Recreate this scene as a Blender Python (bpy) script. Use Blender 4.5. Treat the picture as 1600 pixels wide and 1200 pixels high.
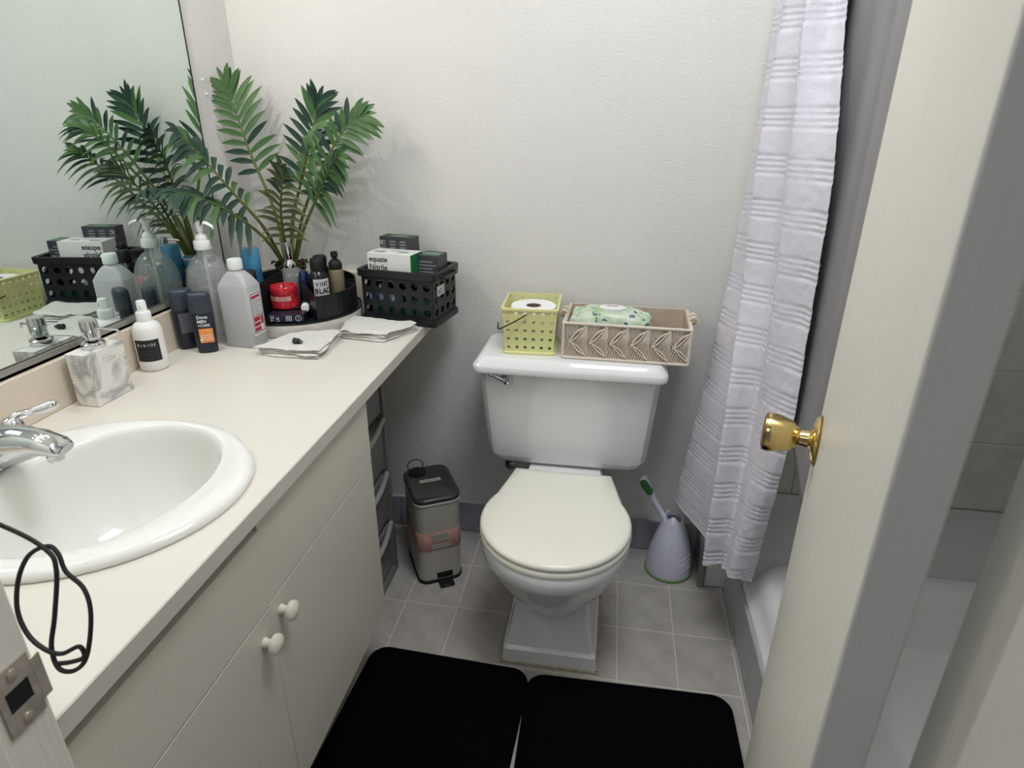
import bpy, bmesh, math, random
from mathutils import Vector, Matrix, noise
R=math.radians; PI=math.pi; random.seed(7)
scn=bpy.context.scene; COL=scn.collection
for o in list(bpy.data.objects): bpy.data.objects.remove(o)
# ---------------------------------------------------------------- camera, world, light, exposure
cd=bpy.data.cameras.new('camera'); cam=bpy.data.objects.new('camera',cd); COL.objects.link(cam); scn.camera=cam
cd.sensor_width=36; cd.lens=987.59*36/1600; cd.clip_start=.02
yw,pt,rl=R(9.0483),R(23.2073),R(.3222)
F=Vector((-math.sin(yw)*math.cos(pt),math.cos(yw)*math.cos(pt),-math.sin(pt)))
R0=Vector((math.cos(yw),math.sin(yw),0)); U0=R0.cross(F)
RR=math.cos(rl)*R0+math.sin(rl)*U0; UU=-math.sin(rl)*R0+math.cos(rl)*U0
cam.matrix_world=Matrix(((RR.x,UU.x,-F.x,1.04),(RR.y,UU.y,-F.y,-1.7537),(RR.z,UU.z,-F.z,1.3142),(0,0,0,1)))
cd.dof.use_dof=True; cd.dof.focus_distance=1.75; cd.dof.aperture_fstop=13
w=bpy.data.worlds.new('world'); scn.world=w; w.use_nodes=True
w.node_tree.nodes['Background'].inputs[0].default_value=(.80,.84,1.0,1); w.node_tree.nodes['Background'].inputs[1].default_value=.14
def plight(name,loc,power,rad,col):
    l=bpy.data.lights.new(name,'POINT'); l.energy=power; l.shadow_soft_size=rad; l.color=col
    o=bpy.data.objects.new(name,l); o.location=loc; COL.objects.link(o); return o
for i,(y,pw) in enumerate(((-.56,3.2),(-.86,1.1),(-1.16,2.3))):
    plight('vanity_lamp',(.10,y,1.69),pw,.014,(1,.97,.925))
l=bpy.data.lights.new('ceiling_fill','AREA'); l.energy=13.5; l.size=.5; l.color=(.90,.93,1.0)  # added overhead fill to lift floor, liner and tub; no known fixture
o=bpy.data.objects.new('ceiling_fill',l); o.location=(1.12,-.92,2.33); COL.objects.link(o)
l=bpy.data.lights.new('hall_fill','AREA'); l.energy=1.6; l.size=.5; l.color=(.66,.80,1.0)  # added bluish fill from behind the camera for toilet and jamb, no known source
o=bpy.data.objects.new('hall_fill',l); o.location=(.62,-2.3,1.95); o.rotation_euler=(R(60),0,R(-14)); COL.objects.link(o)
scn.view_settings.view_transform='Standard'; scn.view_settings.look='None'
scn.view_settings.exposure=0.13; scn.view_settings.gamma=1; scn.view_settings.use_curve_mapping=False
# ---------------------------------------------------------------- materials
def lin(c): return tuple(((x/255)/12.92 if x/255<=.04045 else ((x/255+.055)/1.055)**2.4) for x in c)
MATS={}
def mat(name,c,rough=.5,metal=0,bump=0,bscale=200,var=0,vscale=8,coat=0,trans=0,ior=1.45,alpha=1,sheen=0,sss=0,c2=None,spec=None,stretch=None):
    if name in MATS: return MATS[name]
    m=bpy.data.materials.new(name); m.use_nodes=True; nt=m.node_tree; b=nt.nodes['Principled BSDF']
    col=lin(c)+(1,); b.inputs['Base Color'].default_value=col
    b.inputs['Roughness'].default_value=rough; b.inputs['Metallic'].default_value=metal
    b.inputs['Coat Weight'].default_value=coat; b.inputs['Coat Roughness'].default_value=.06
    b.inputs['Transmission Weight'].default_value=trans; b.inputs['IOR'].default_value=ior
    b.inputs['Alpha'].default_value=alpha; b.inputs['Sheen Weight'].default_value=sheen
    if spec is not None: b.inputs['Specular IOR Level'].default_value=spec
    if sss: b.inputs['Subsurface Weight'].default_value=sss; b.inputs['Subsurface Scale'].default_value=.01
    tc=nt.nodes.new('ShaderNodeTexCoord'); vec=tc.outputs['Object']
    if stretch:
        mp=nt.nodes.new('ShaderNodeMapping'); mp.inputs['Scale'].default_value=stretch
        nt.links.new(vec,mp.inputs[0]); vec=mp.outputs[0]
    if var or c2:
        n=nt.nodes.new('ShaderNodeTexNoise'); n.inputs['Scale'].default_value=vscale; n.inputs['Detail'].default_value=6; n.inputs['Roughness'].default_value=.65
        nt.links.new(vec,n.inputs['Vector'])
        r=nt.nodes.new('ShaderNodeMapRange'); r.inputs[1].default_value=.3; r.inputs[2].default_value=.7
        nt.links.new(n.outputs[0],r.inputs[0])
        mx=nt.nodes.new('ShaderNodeMix'); mx.data_type='RGBA'
        c2_=lin(c2)+(1,) if c2 else tuple(x*(1-var) for x in col[:3])+(1,)
        mx.inputs[6].default_value=col; mx.inputs[7].default_value=c2_
        nt.links.new(r.outputs[0],mx.inputs[0]); nt.links.new(mx.outputs[2],b.inputs['Base Color'])
    if bump:
        n=nt.nodes.new('ShaderNodeTexNoise'); n.inputs['Scale'].default_value=bscale; n.inputs['Detail'].default_value=3
        nt.links.new(vec,n.inputs['Vector'])
        bp=nt.nodes.new('ShaderNodeBump'); bp.inputs['Strength'].default_value=1; bp.inputs['Distance'].default_value=bump
        nt.links.new(n.outputs[0],bp.inputs['Height']); nt.links.new(bp.outputs[0],b.inputs['Normal'])
    MATS[name]=m; return m
wallM=mat('orange_peel_paint',(227,225,220),.55,bump=.0017,bscale=190,var=.05,vscale=3)
ceilM=mat('ceiling_paint',(225,224,218),.8)
doorM=mat('door_paint',(228,224,212),.4,bump=.0006,bscale=60,var=.05,vscale=6,stretch=(4,4,.6))
laminM=mat('worktop_laminate',(226,221,210),.32,var=.03,vscale=300)
edgeM=mat('worktop_edge_laminate',(205,200,190),.35,var=.03,vscale=300)
splashM=mat('backsplash_laminate',(222,210,192),.35,var=.04,vscale=200)
cabM=mat('cabinet_laminate',(212,207,194),.38,var=.04,vscale=150)
porM=mat('porcelain',(240,240,234),.08,coat=.5)
porbM=mat('toilet_porcelain',(240,241,240),.1,coat=.5)
seatM=mat('seat_plastic',(240,238,224),.22)
tubM=mat('tub_enamel',(226,227,226),.18,coat=.3)
chrM=mat('chrome',(215,216,218),.07,1)
chr2M=mat('worn_steel',(205,196,184),.32,.6,var=.35,vscale=60)
brassM=mat('polished_brass',(226,200,138),.14,1,var=.10,vscale=50)
blackM=mat('black_plastic',(24,26,30),.38)
black2M=mat('black_rubber',(14,15,17),.6)
navyM=mat('navy_plastic',(30,38,50),.3)
whiteM=mat('white_plastic',(238,238,236),.3)
groutM=mat('grout',(214,208,195),.85,var=.12,vscale=60)
ftileM=mat('floor_tile',(190,185,177),.42,bump=.0008,bscale=70,c2=(162,157,149),vscale=14)
btileM=mat('baseboard_tile',(160,163,172),.28,c2=(140,143,154),vscale=12)
wtileM=mat('shower_tile',(206,210,196),.3,c2=(182,188,174),vscale=14,bump=.001,bscale=60)
matM=mat('bath_mat_pile',(3,4,9),.95,bump=.004,bscale=600,spec=.1)
toweM=mat('terry_cloth',(238,236,228),.95,bump=.004,bscale=420,sheen=.3)
woodM=mat('basket_fabric',(200,183,162),.8,bump=.002,bscale=300,var=.1,vscale=30)
cordM=mat('macrame_cord',(232,220,204),.85,bump=.0015,bscale=700)
yelM=mat('yellow_plastic',(226,224,160),.35,sss=.25)
paperM=mat('paper_white',(240,240,238),.9)
steelM=mat('brushed_steel',(192,188,178),.38,.12,var=.08,vscale=5)
# ---------------------------------------------------------------- builders
def obj(name,me,m=None,parent=None,loc=None,rotz=None,kind=None):
    o=bpy.data.objects.new(name,me); COL.objects.link(o)
    if m is not None and me is not None and not me.materials: me.materials.append(m)
    if parent: o.parent=parent
    if loc is not None: o.location=loc
    if rotz is not None: o.rotation_euler=(0,0,rotz)
    if kind: o['kind']=kind
    return o
def fromv(name,vs,fs,m,parent=None,smooth=True,loc=None,rotz=None,kind=None,auto=40):
    me=bpy.data.meshes.new(name); me.from_pydata([tuple(v) for v in vs],[],fs); me.validate()
    bm=bmesh.new(); bm.from_mesh(me); bmesh.ops.recalc_face_normals(bm,faces=bm.faces); bm.to_mesh(me); bm.free()
    if smooth:
        me.shade_smooth()
        me.set_sharp_from_angle(angle=R(auto))
    return obj(name,me,m,parent,loc,rotz,kind)
def thing(name,label,cat,loc=(0,0,0),rotz=0,group=None,rot=None):
    o=bpy.data.objects.new(name,None); COL.objects.link(o); o.location=loc; o.rotation_euler=rot if rot else (0,0,rotz)
    o.empty_display_size=.03; o['label']=label; o['category']=cat
    if group: o['group']=group
    return o
def tag(o,label,cat,group=None):
    o['label']=label; o['category']=cat
    if group: o['group']=group
    return o
def bevel(o,wd,seg=2,ang=35):
    b=o.modifiers.new('bevel','BEVEL'); b.width=wd; b.segments=seg; b.limit_method='ANGLE'; b.angle_limit=R(ang); return o
def boxv(a,b):
    x0,y0,z0=a;x1,y1,z1=b
    return [(x0,y0,z0),(x1,y0,z0),(x1,y1,z0),(x0,y1,z0),(x0,y0,z1),(x1,y0,z1),(x1,y1,z1),(x0,y1,z1)],[(0,3,2,1),(4,5,6,7),(0,1,5,4),(1,2,6,5),(2,3,7,6),(3,0,4,7)]
def box(name,a,b,m,parent=None,bv=0,seg=2,loc=None,rotz=None,kind=None):
    v,f=boxv(a,b); o=fromv(name,v,f,m,parent,bv>0,loc,rotz,kind)
    if bv: bevel(o,bv,seg)
    return o
def boxes(name,L,m,parent=None,bv=0,**k):
    V=[];Fc=[]
    for a,b in L:
        v,f=boxv(a,b); n=len(V); V+=v; Fc+=[tuple(i+n for i in q) for q in f]
    o=fromv(name,V,Fc,m,parent,bv>0,**k)
    if bv: bevel(o,bv,1)
    return o
def rr(wx,wy,r,z,cx=0,cy=0,n=6):
    out=[]; r=min(r,wx/2-1e-4,wy/2-1e-4)
    for k,(sx,sy) in enumerate(((1,1),(-1,1),(-1,-1),(1,-1))):
        for i in range(n+1):
            a=PI/2*k+PI/2*i/n
            out.append((cx+sx*(wx/2-r)+r*math.cos(a),cy+sy*(wy/2-r)+r*math.sin(a),z))
    return out
def ell(a,b,z,cx=0,cy=0,n=48):
    return [(cx+a*math.cos(2*PI*i/n),cy+b*math.sin(2*PI*i/n),z) for i in range(n)]
def loft(name,rings,m,parent=None,caps=(True,True),**k):
    n=len(rings[0]); V=[p for r in rings for p in r]; Fc=[]
    for j in range(len(rings)-1):
        for i in range(n):
            a=j*n+i;b=j*n+(i+1)%n; Fc.append((a,b,b+n,a+n))
    if caps[0]: Fc.append(tuple(range(n))[::-1])
    if caps[1]: Fc.append(tuple(range((len(rings)-1)*n,len(rings)*n)))
    return fromv(name,V,Fc,m,parent,**k)
def lathe(name,prof,m,parent=None,n=32,**k):
    return loft(name,[ell(max(r,1e-4),max(r,1e-4),z,n=n) for r,z in prof],m,parent,**k)
def frame_at(d):
    d=Vector(d).normalized(); up=Vector((0,0,1)) if abs(d.z)<.95 else Vector((1,0,0))
    s=d.cross(up).normalized(); u=s.cross(d).normalized(); return s,u
def tubegeo(pts,r,n=8,closed=False):
    pts=[Vector(p) for p in pts]; V=[];Fc=[]; N=len(pts)
    s,u=None,None
    for i,p in enumerate(pts):
        if closed: d=pts[(i+1)%N]-pts[i-1]
        else: d=pts[min(i+1,N-1)]-pts[max(i-1,0)]
        d.normalize()
        if s is None: s,u=frame_at(d)
        else:
            s=(s-d*s.dot(d)).normalized(); u=s.cross(d).normalized()
        rad=r[i] if isinstance(r,(list,tuple)) else r
        for k in range(n):
            a=2*PI*k/n; V.append(p+s*rad*math.cos(a)+u*rad*math.sin(a))
    M=N if closed else N-1
    for i in range(M):
        for k in range(n):
            a=i*n+k;b=i*n+(k+1)%n;c=((i+1)%N)*n
            Fc.append((a,b,c+(k+1)%n,c+k))
    if not closed: Fc+= [tuple(range(n))[::-1],tuple(range((N-1)*n,N*n))]
    return V,Fc
def tube(name,pts,r,m,parent=None,n=8,closed=False,**k):
    V,Fc=tubegeo(pts,r,n,closed); return fromv(name,V,Fc,m,parent,**k)
def tubes(name,L,m,parent=None,n=6,**k):
    V=[];Fc=[]
    for pts,r in L:
        v,f=tubegeo(pts,r,n); a=len(V); V+=v; Fc+=[tuple(i+a for i in q) for q in f]
    return fromv(name,V,Fc,m,parent,**k)
def crom(P,n=8):
    P=[Vector(p) for p in P]; out=[]
    for i in range(len(P)-1):
        a=P[max(i-1,0)];b=P[i];c=P[i+1];d=P[min(i+2,len(P)-1)]
        for k in range(n):
            t=k/n; out.append(.5*((2*b)+(c-a)*t+(2*a-5*b+4*c-d)*t*t+(3*b-a-3*c+d)*t**3))
    out.append(P[-1]); return out
def text(name,s,size,m,parent,loc,rot,align='LEFT',ext=.0002,bold=0):
    cu=bpy.data.curves.new(name,'FONT'); cu.body=s; cu.size=size; cu.extrude=ext; cu.align_x=align; cu.offset=bold; cu.resolution_u=3
    t=bpy.data.objects.new('t',cu); COL.objects.link(t)
    me=bpy.data.meshes.new_from_object(t.evaluated_get(bpy.context.evaluated_depsgraph_get()))
    bpy.data.objects.remove(t); me.name=name
    me.materials.clear()
    o=obj(name,me,m,parent,loc); o.rotation_euler=rot; return o
def hidden_hole_plate(nx,ny,W,H,shape,hr,fn,margin=0):
    """plate W x H with nx x ny holes; fn(u,v)->3D point"""
    bm_v=[];Fc=[]; cw=W/nx; ch=H/ny; K=16; cache={}
    def vert(u,v):
        key=(round(u,6),round(v,6))
        if key not in cache: cache[key]=len(bm_v); bm_v.append(fn(u,v))
        return cache[key]
    for i in range(nx):
        for j in range(ny):
            cx=(i+.5)*cw; cy=(j+.5)*ch; out=[];inn=[]
            for k in range(K):
                a=2*PI*(k+.0)/K; c,s=math.cos(a),math.sin(a)
                t=min(cw/2/abs(c) if abs(c)>1e-6 else 9,ch/2/abs(s) if abs(s)>1e-6 else 9)
                # snap to corners
                if k%4==2: ox,oy=cw/2*(1 if c>0 else -1),ch/2*(1 if s>0 else -1)
                else: ox,oy=c*t,s*t
                if shape=='round': ix,iy=hr*c,hr*s
                else:
                    t2=min(hr/abs(c) if abs(c)>1e-6 else 9,hr/abs(s) if abs(s)>1e-6 else 9); ix,iy=c*t2,s*t2
                out.append(vert(cx+ox,cy+oy)); inn.append(vert(cx+ix,cy+iy))
            for k in range(K):
                Fc.append((out[k],out[(k+1)%K],inn[(k+1)%K],inn[k]))
    return bm_v,Fc
def solid(o,t,off=-1):
    s=o.modifiers.new('solid','SOLIDIFY'); s.thickness=t; s.offset=off; return o
def struct(o): o['kind']='structure'; return o
H=.79; YF=-1.462   # worktop height, inner face of the doorway wall
# ================================================================ STRUCTURE
struct(box('wall_left',(-.12,-1.60,0),(0,.12,2.35),wallM))
struct(box('wall_back',(0,0,0),(2.16,.12,2.35),wallM))
struct(box('wall_right',(2.16,-1.60,0),(2.28,.12,2.35),wallM))
wing=struct(box('wall_alcove',(1.374,-.162,0),(2.16,-.0005,2.35),wallM,bv=.006))
struct(box('ceiling',(-.12,-1.60,2.35),(2.28,.12,2.43),ceilM))
struct(box('wall_front_left',(0,-1.58,0),(.613,YF,2.35),wallM))
struct(box('wall_front_right',(1.258,-1.58,0),(2.16,YF,2.35),wallM))
struct(box('wall_front_top',(.613,-1.58,2.06),(1.258,YF,2.35),wallM))
floor=struct(box('floor',(-.12,-3.2,-.06),(2.28,.12,-.0016),groutM))
tiles={}
T,TY=.1524,.1848
def tilemesh(wx,wy,hz,m,key):
    if key not in tiles:
        me=bpy.data.meshes.new(key); v,f=boxv((0,0,-.006),(wx,wy,hz)); me.from_pydata(v,[],f)
        bm=bmesh.new(); bm.from_mesh(me); bmesh.ops.recalc_face_normals(bm,faces=bm.faces)
        bmesh.ops.bevel(bm,geom=[e for e in bm.edges if all(x.co.z>hz-1e-5 for x in e.verts)],offset=.0012,segments=1,affect='EDGES'); bm.to_mesh(me); bm.free()
        me.materials.append(m); tiles[key]=me
    return tiles[key]
g=.0019
for k in range(-1,7):
    for j in range(-1,7):
        x1=1.4252-k*T; y1=-.1843-j*TY
        if k==-1: x0,xx=1.4252,1.4352
        else: x0,xx=x1-T,x1
        ya=y1-TY; yb=y1 if j>=0 else 0
        if j==-1: ya=-.1843; yb=-.001
        if k==-1:
            if ya>-.17: continue
        if yb<-1.45: continue
        me=tilemesh(xx-x0-2*g,yb-ya-2*g,0,ftileM,'floor_tile_%d_%d'%(k==-1,j==-1)); me.name='floor_tile'
        o=obj('tile',me,None,floor,(x0+g,ya+g,random.uniform(-.0004,.0002)))
# hallway floor stuff stays plain
# tiled curb faces: baseboard on back wall
bb=struct(box('baseboard_back',(.0,-.006,0),(1.374,-.0003,.112),groutM))
for k in range(9):
    x0=1.168-.158*(k-1)
    xa=max(x0-.158+.0015,.0); xb=min(x0-.0015,1.372)
    if xb-xa<.01: continue
    box('tile',(xa,-.012,.002),(xb,-.004,.113),btileM,bb,bv=.0015,seg=1)
bw=struct(box('baseboard_alcove',(1.368,-.162,0),(1.3738,-.012,.112),groutM))
box('tile',(1.363,-.157,.002),(1.3685,-.014,.112),btileM,bw,bv=.0015,seg=1)
cb=struct(box('trim_1',(1.357,-.170,.0),(1.374,-.157,.165),mat('caulk_strip',(150,145,130),.7,c2=(110,104,92),vscale=25,stretch=(1,1,.2)),bv=.003))
# shower end wall tiles (children of the alcove wall)
for i in range(4):
    for j in range(7):
        xa=1.42+.185*i+.0; za=.352+.197*j
        xa=1.37+.197*i
        xb=min(xa+.197,2.16)
        if i==0: xa=1.444
        box('tile',(xa+.0012,-.1648,za+.0012),(xb-.0012,-.161,za+.1955),wtileM,wing,bv=.0015,seg=1)
# tub curb tiles below the tub front
curb=struct(box('trim_2',(1.4395,YF,0),(1.462,-.163,.148),groutM))
for k in range(8):
    yb=-.165-k*TY; ya=max(yb-TY,YF)
    if yb-ya<.02: continue
    box('tile',(1.4345,ya+.0012,.001),(1.441,yb-.0012,.150),mat('curb_tile',(176,178,182),.3,c2=(160,162,168),vscale=9),curb,bv=.0015,seg=1)
# mirror
mir=thing('wall_mirror','large frameless wall mirror above the backsplash, reflecting the palm','mirror',(0,0,0))
box('mirror_glass',(.0005,YF+.004,.893),(.0060,-.202,1.585),mat('mirror_silver',(222,232,228),.012,1),mir)
box('edge_strip',(.0003,-.2045,.893),(.0072,-.2018,1.585),mat('mirror_edge',(60,66,66),.3,.6),mir)
boxes('bottom_channel',[((.0003,YF+.004,.884),(.012,-.200,.889)),((.0095,YF+.004,.884),(.012,-.200,.900))],mat('channel_metal',(150,147,140),.35,.2),mir)
for i,(y,z) in enumerate(((-.154,1.386),(-.148,1.354))):
    s=lathe('wall_anchor',[(.004,0),(.004,.002),(.0015,.004)],whiteM,n=12)
    s.location=(.0002,y,z); s.rotation_euler=(0,R(90),0)
    tag(s,['small white wall anchor beside the mirror, the upper of two','small white wall anchor beside the mirror, the lower of two'][i],'wall anchor','wall anchors beside the mirror')
# door frame
struct(box('trim_3',(.613,-1.60,0),(.633,YF,2.04),doorM,bv=.002))
struct(box('trim_4',(1.234,-1.60,0),(1.258,YF,2.04),doorM,bv=.002))
struct(box('trim_5',(.613,-1.60,2.04),(1.258,YF,2.06),doorM,bv=.002))
struct(boxes('trim_6',[((.633,-1.545,0),(.643,-1.507,2.04)),((1.224,-1.545,0),(1.234,-1.507,2.04))],doorM,bv=.002))
struct(box('trim_7',(.545,-1.598,0),(.620,-1.581,2.10),doorM,bv=.003))
struct(box('trim_8',(1.250,-1.598,0),(1.330,-1.581,2.10),doorM,bv=.003))
# door leaf
dirv=Vector((.1680,.5800,0)).normalized(); rz=math.atan2(dirv.y,dirv.x)
door=thing('bathroom_door','off-white bathroom door standing open on the right with brass knob','door',(1.179,YF-.004,0),rz)
leaf=box('leaf',(0,-.027,.012),(.603,0,2.025),doorM,door,bv=.002)
def knob(side):
    k=bpy.data.objects.new('door_knob',None)
    prof=[(.004,0),(.033,0),(.034,.003),(.031,.007),(.020,.010),(.012,.013),(.0105,.024),(.015,.027),(.016,.030),(.0205,.034),(.0255,.050),(.0275,.062),(.0270,.066),(.022,.069),(.003,.070)]
    ko=lathe('door_knob',prof,brassM,door,n=36)
    ko.location=(.543,0 if side>0 else -.027,.91); ko.rotation_euler=(R(-90) if side>0 else R(90),0,0)
    bpy.data.objects.remove(k)
    lathe('knob_cap',[(.0262,.0655),(.0262,.0685),(.020,.0712),(.001,.0720)],mat('aged_brass',(150,120,70),.3,1),ko,n=36)
    ro=lathe('rose_plate',[(.001,-.0003),(.0345,-.0003),(.0350,.002),(.030,.006),(.0215,.0085),(.001,.0088)],mat('aged_brass',(150,120,70),.3,1),ko,n=36)
knob(1)
boxes('latch_plate',[((.6028,-.025,.88),(.6042,-.002,.94)),((.604,-.019,.900),(.612,-.007,.920))],brassM,door)
for z in (.25,1.80):
    boxes('hinge',[((-.0015,-.025,z),(.0005,-.002,z+.089))],mat('painted_hinge',(215,208,195),.4),door)
# strike plate on left jamb
sp=thing('strike_plate','worn metal strike plate screwed to the left door jamb','strike plate',(.6335,-1.481,.922))
def strike_shape():
    V=[];Fc=[]
    fn=lambda u,v:(.0+.0006,u-.0145,v-.028)
    pts,f=hidden_hole_plate(1,1,.029,.056,'square',.0095,fn)
    return pts,f
v,f=strike_shape()
pl=fromv('plate',v,f,chr2M,sp,False); solid(pl,.0016,0)
box('lip',(-.0002,.0145,-.020),(.0014,.023,.020),chr2M,sp,bv=.0006)
box('latch_hole',(-.0001,-.0100,-.0100),(.0006,.0100,.0100),mat('dark_recess',(18,18,22),.8),sp)
for z in (-.021,.021):
    s=lathe('screw',[(.0042,0),(.0040,.0012),(.001,.0016)],chr2M,sp,n=14); s.location=(.0014,0,z); s.rotation_euler=(0,R(90),0)
# ================================================================ VANITY
cab=thing('vanity_cabinet','beige laminate vanity cabinet with round cream knobs under the worktop','cabinet',(0,0,0))
boxes('carcass',[((.004,-.616,.168),(.5225,-.600,.7635)),((.004,-.616,.0),(.455,-.600,.168)),((.004,YF+.003,0),(.5225,YF+.018,.7635)),((.004,YF+.018,.168),(.5225,-.616,.184)),((.440,YF+.018,.0),(.455,-.616,.168)),((.004,YF+.018,.184),(.010,-.616,.7635)),((.500,YF+.018,.700),(.518,-.616,.7635))],mat('carcass_side',(196,190,178),.45),cab)
YC,ZC=-1.040,.7635
poly=[(-.597,.7515),(YC,.7515),(YC-.001,.7360),(YF+.005,.7360),(YF+.005,.5975),(-1.0465,.5975),(-1.0465,.6020),(-.597,.6020)]
n=len(poly); V=[(.523,y,z) for y,z in poly]+[(.541,y,z) for y,z in poly]
bevel(fromv('drawer_front',V,[tuple(range(n)),tuple(range(n,2*n))]+[(i,(i+1)%n,(i+1)%n+n,i+n) for i in range(n)],cabM,cab,False),.0006,1)
d1=box('cabinet_door',(.523,-1.0462,.177),(.541,-.597,.5990),cabM,cab,bv=.0006)
d2=box('cabinet_door',(.523,YF+.005,.177),(.541,-1.0470,.5945),cabM,cab,bv=.0006)
knM=mat('cream_knob',(232,226,212),.25)
for d,y,z in ((d1,-1.017,.565),(d2,-1.074,.549)):
    k=lathe('knob',[(.001,0),(.0085,0),(.0085,.002),(.0070,.006),(.0068,.011),(.0105,.013),(.0160,.016),(.0172,.020),(.0165,.024),(.012,.027),(.001,.0285)],knM,d,n=24)
    k.location=(.541,y,z); k.rotation_euler=(0,R(90),0)
# plastic drawer unit under the end of the worktop
pc=thing('plastic_drawer_unit','narrow translucent grey plastic drawer unit beside the cabinet end, under the worktop','storage drawers',(0,0,0))
clM=mat('translucent_plastic',(130,130,128),.3,alpha=.85)
boxes('drawer_frame',[((.06,-.585,.0),(.44,-.570,.74)),((.06,-.245,.0),(.44,-.230,.74)),((.06,-.585,.725),(.44,-.230,.74)),((.06,-.57,0),(.44,-.245,.02))],mat('grey_drawer_frame',(124,124,120),.4),pc,bv=.003)
for k in range(4):
    z=.03+k*.172
    dd=box('drawer',(.08,-.567,z),(.432,-.248,z+.150),clM,pc,bv=.006)
    ys=[-.567+.319*i/12 for i in range(13)]
    tube('drawer_lip',[(.434+.020*math.sin(PI*i/12),y,z+.150) for i,y in enumerate(ys)],.008,mat('drawer_lip_plastic',(158,158,156),.3),dd)
# worktop with oval cut-out
wt=thing('vanity_worktop','long cream laminate worktop with low backsplash around the oval basin','worktop',(0,0,0))
SX,SY=.289,-1.050
def top_mesh():
    x0,x1,y0,y1=.001,.553,YF+.002,-.001; n=96; hole=[];rim=[]
    angs=sorted(set([2*PI*i/n for i in range(n)]+[math.atan2(yy-SY,xx-SX)%(2*PI) for xx in (x0,x1) for yy in (y0,y1)]))
    for a in angs:
        c,s=math.cos(a),math.sin(a); hole.append((SX+.215*c,SY+.190*s))
        ts=[]
        if c>1e-9: ts.append((x1-SX)/c)
        if c<-1e-9: ts.append((x0-SX)/c)
        if s>1e-9: ts.append((y1-SY)/s)
        if s<-1e-9: ts.append((y0-SY)/s)
        t=min(ts); rim.append((SX+c*t,SY+s*t))
    N=len(angs); V=[(x,y,H) for x,y in hole]+[(x,y,H) for x,y in rim]+[(x,y,H-.026) for x,y in hole]+[(x,y,H-.026) for x,y in rim]
    Fc=[]
    for i in range(N):
        j=(i+1)%N
        Fc+=[(i,j,N+j,N+i),(2*N+i,3*N+i,3*N+j,2*N+j),(i,2*N+i,2*N+j,j),(N+i,N+j,3*N+j,3*N+i)]
    return V,Fc
v,f=top_mesh(); fromv('worktop_slab',v,f,laminM,wt,False)
box('front_edge_band',(.5532,YF+.002,H-.0262),(.5552,-.001,H-.0004),edgeM,wt)
boxes('backsplash',[((.001,YF+.002,H+.0002),(.021,-.001,.883)),((.0212,-.018,H+.0002),(.5552,-.001,.883))],splashM,wt,bv=.0015)
# basin
sk=thing('oval_basin','white oval drop-in wash basin set in the cream worktop','sink',(0,0,0))
rings=[]
def ering(a,b,z,cx,cy): return ell(a,b,z,cx,cy,64)
prof=[(0,.231,.213,H+.0005),(0,.233,.215,H+.005),(0,.230,.212,H+.011),(0,.222,.204,H+.0145),(.15,.212,.196,H+.0150)]
for t,a,b,z in prof: rings.append(ering(a,b,z,SX+.021*t,SY+.01*t))
IX,IY,IA,IB=.306,-1.043,.150,.180
rings.append(ering(IA+.010,IB+.008,H+.0145,IX-.002,IY)); rings.append(ering(IA+.004,IB+.003,H+.0125,IX,IY)); rings.append(ering(IA,IB,H+.004,IX,IY)); rings.append(ering(IA*.985,IB*.985,H-.006,IX,IY))
for k in range(1,11):
    t=k/10; s=math.cos(t*PI/2)**.55; rings.append(ering(IA*(.12+.86*s),IB*(.12+.86*s),H-.007-.160*math.sin(t*PI/2)**1.1,IX,IY))
loft('basin',rings,porM,sk,caps=(False,True),auto=60)
dn=lathe('drain',[(.020,0),(.021,.003),(.015,.004),(.012,.001),(.001,.001)],chrM,sk,n=24); dn.location=(IX,IY,H-.163)
# faucet
fc=thing('basin_faucet','chrome two-lever faucet behind the oval basin','faucet',(.110,-1.050,H+.0172))
def sec(x,w,z0,z1,n=16,cy=0):
    return [(x,cy+w/2*math.cos(2*PI*i/n)*(1 if abs(math.cos(2*PI*i/n))<.98 else 1),(z0+z1)/2+(z1-z0)/2*math.sin(2*PI*i/n)) for i in range(n)]
loft('base_plate',[rr(.056,.180,.027,0),rr(.056,.180,.027,.008),rr(.050,.172,.025,.013),rr(.03,.14,.015,.015)],chrM,fc)
loft('spout',[sec(-.026,.040,.004,.030),sec(-.012,.056,.002,.054),sec(.012,.062,.004,.068),sec(.045,.060,.008,.077),sec(.080,.054,.022,.079),sec(.112,.048,.036,.075),sec(.138,.045,.039,.066),sec(.151,.036,.041,.056)],chrM,fc,auto=80)
ae=lathe('aerator',[(.0105,0),(.0115,.002),(.0115,.014),(.010,.016)],chrM,fc,n=20); ae.location=(.131,0,.028)
for s in (-1,1):
    hb=lathe('faucet_handle',[(.001,0),(.023,0),(.0235,.006),(.020,.020),(.0165,.033),(.015,.040),(.011,.046),(.001,.049)],chrM,fc,n=24)
    hb.location=(0,s*.060,.010)
    P=[(0,0,.034),(.004,s*.008,.046),(.018,s*.022,.049),(.034,s*.036,.052),(.047,s*.047,.058)]
    tube('lever',crom(P,5),[.0105,.0100,.0095,.009,.0085,.008,.0075,.007,.0068,.0066,.0066,.0068,.0070,.0074,.0078,.008,.0082,.0084,.008,.006,.003],chrM,hb,n=12)
lr=tube('lift_rod',[(.002,.036,.008),(.002,.036,.030),(.002,.036,.036)],.0022,chrM,fc)
lathe('lift_knob',[(.002,0),(.004,.003),(.0095,.010),(.0105,.014),(.009,.016),(.001,.0165)],chrM,lr,n=18).location=(.002,.036,.022)
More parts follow.
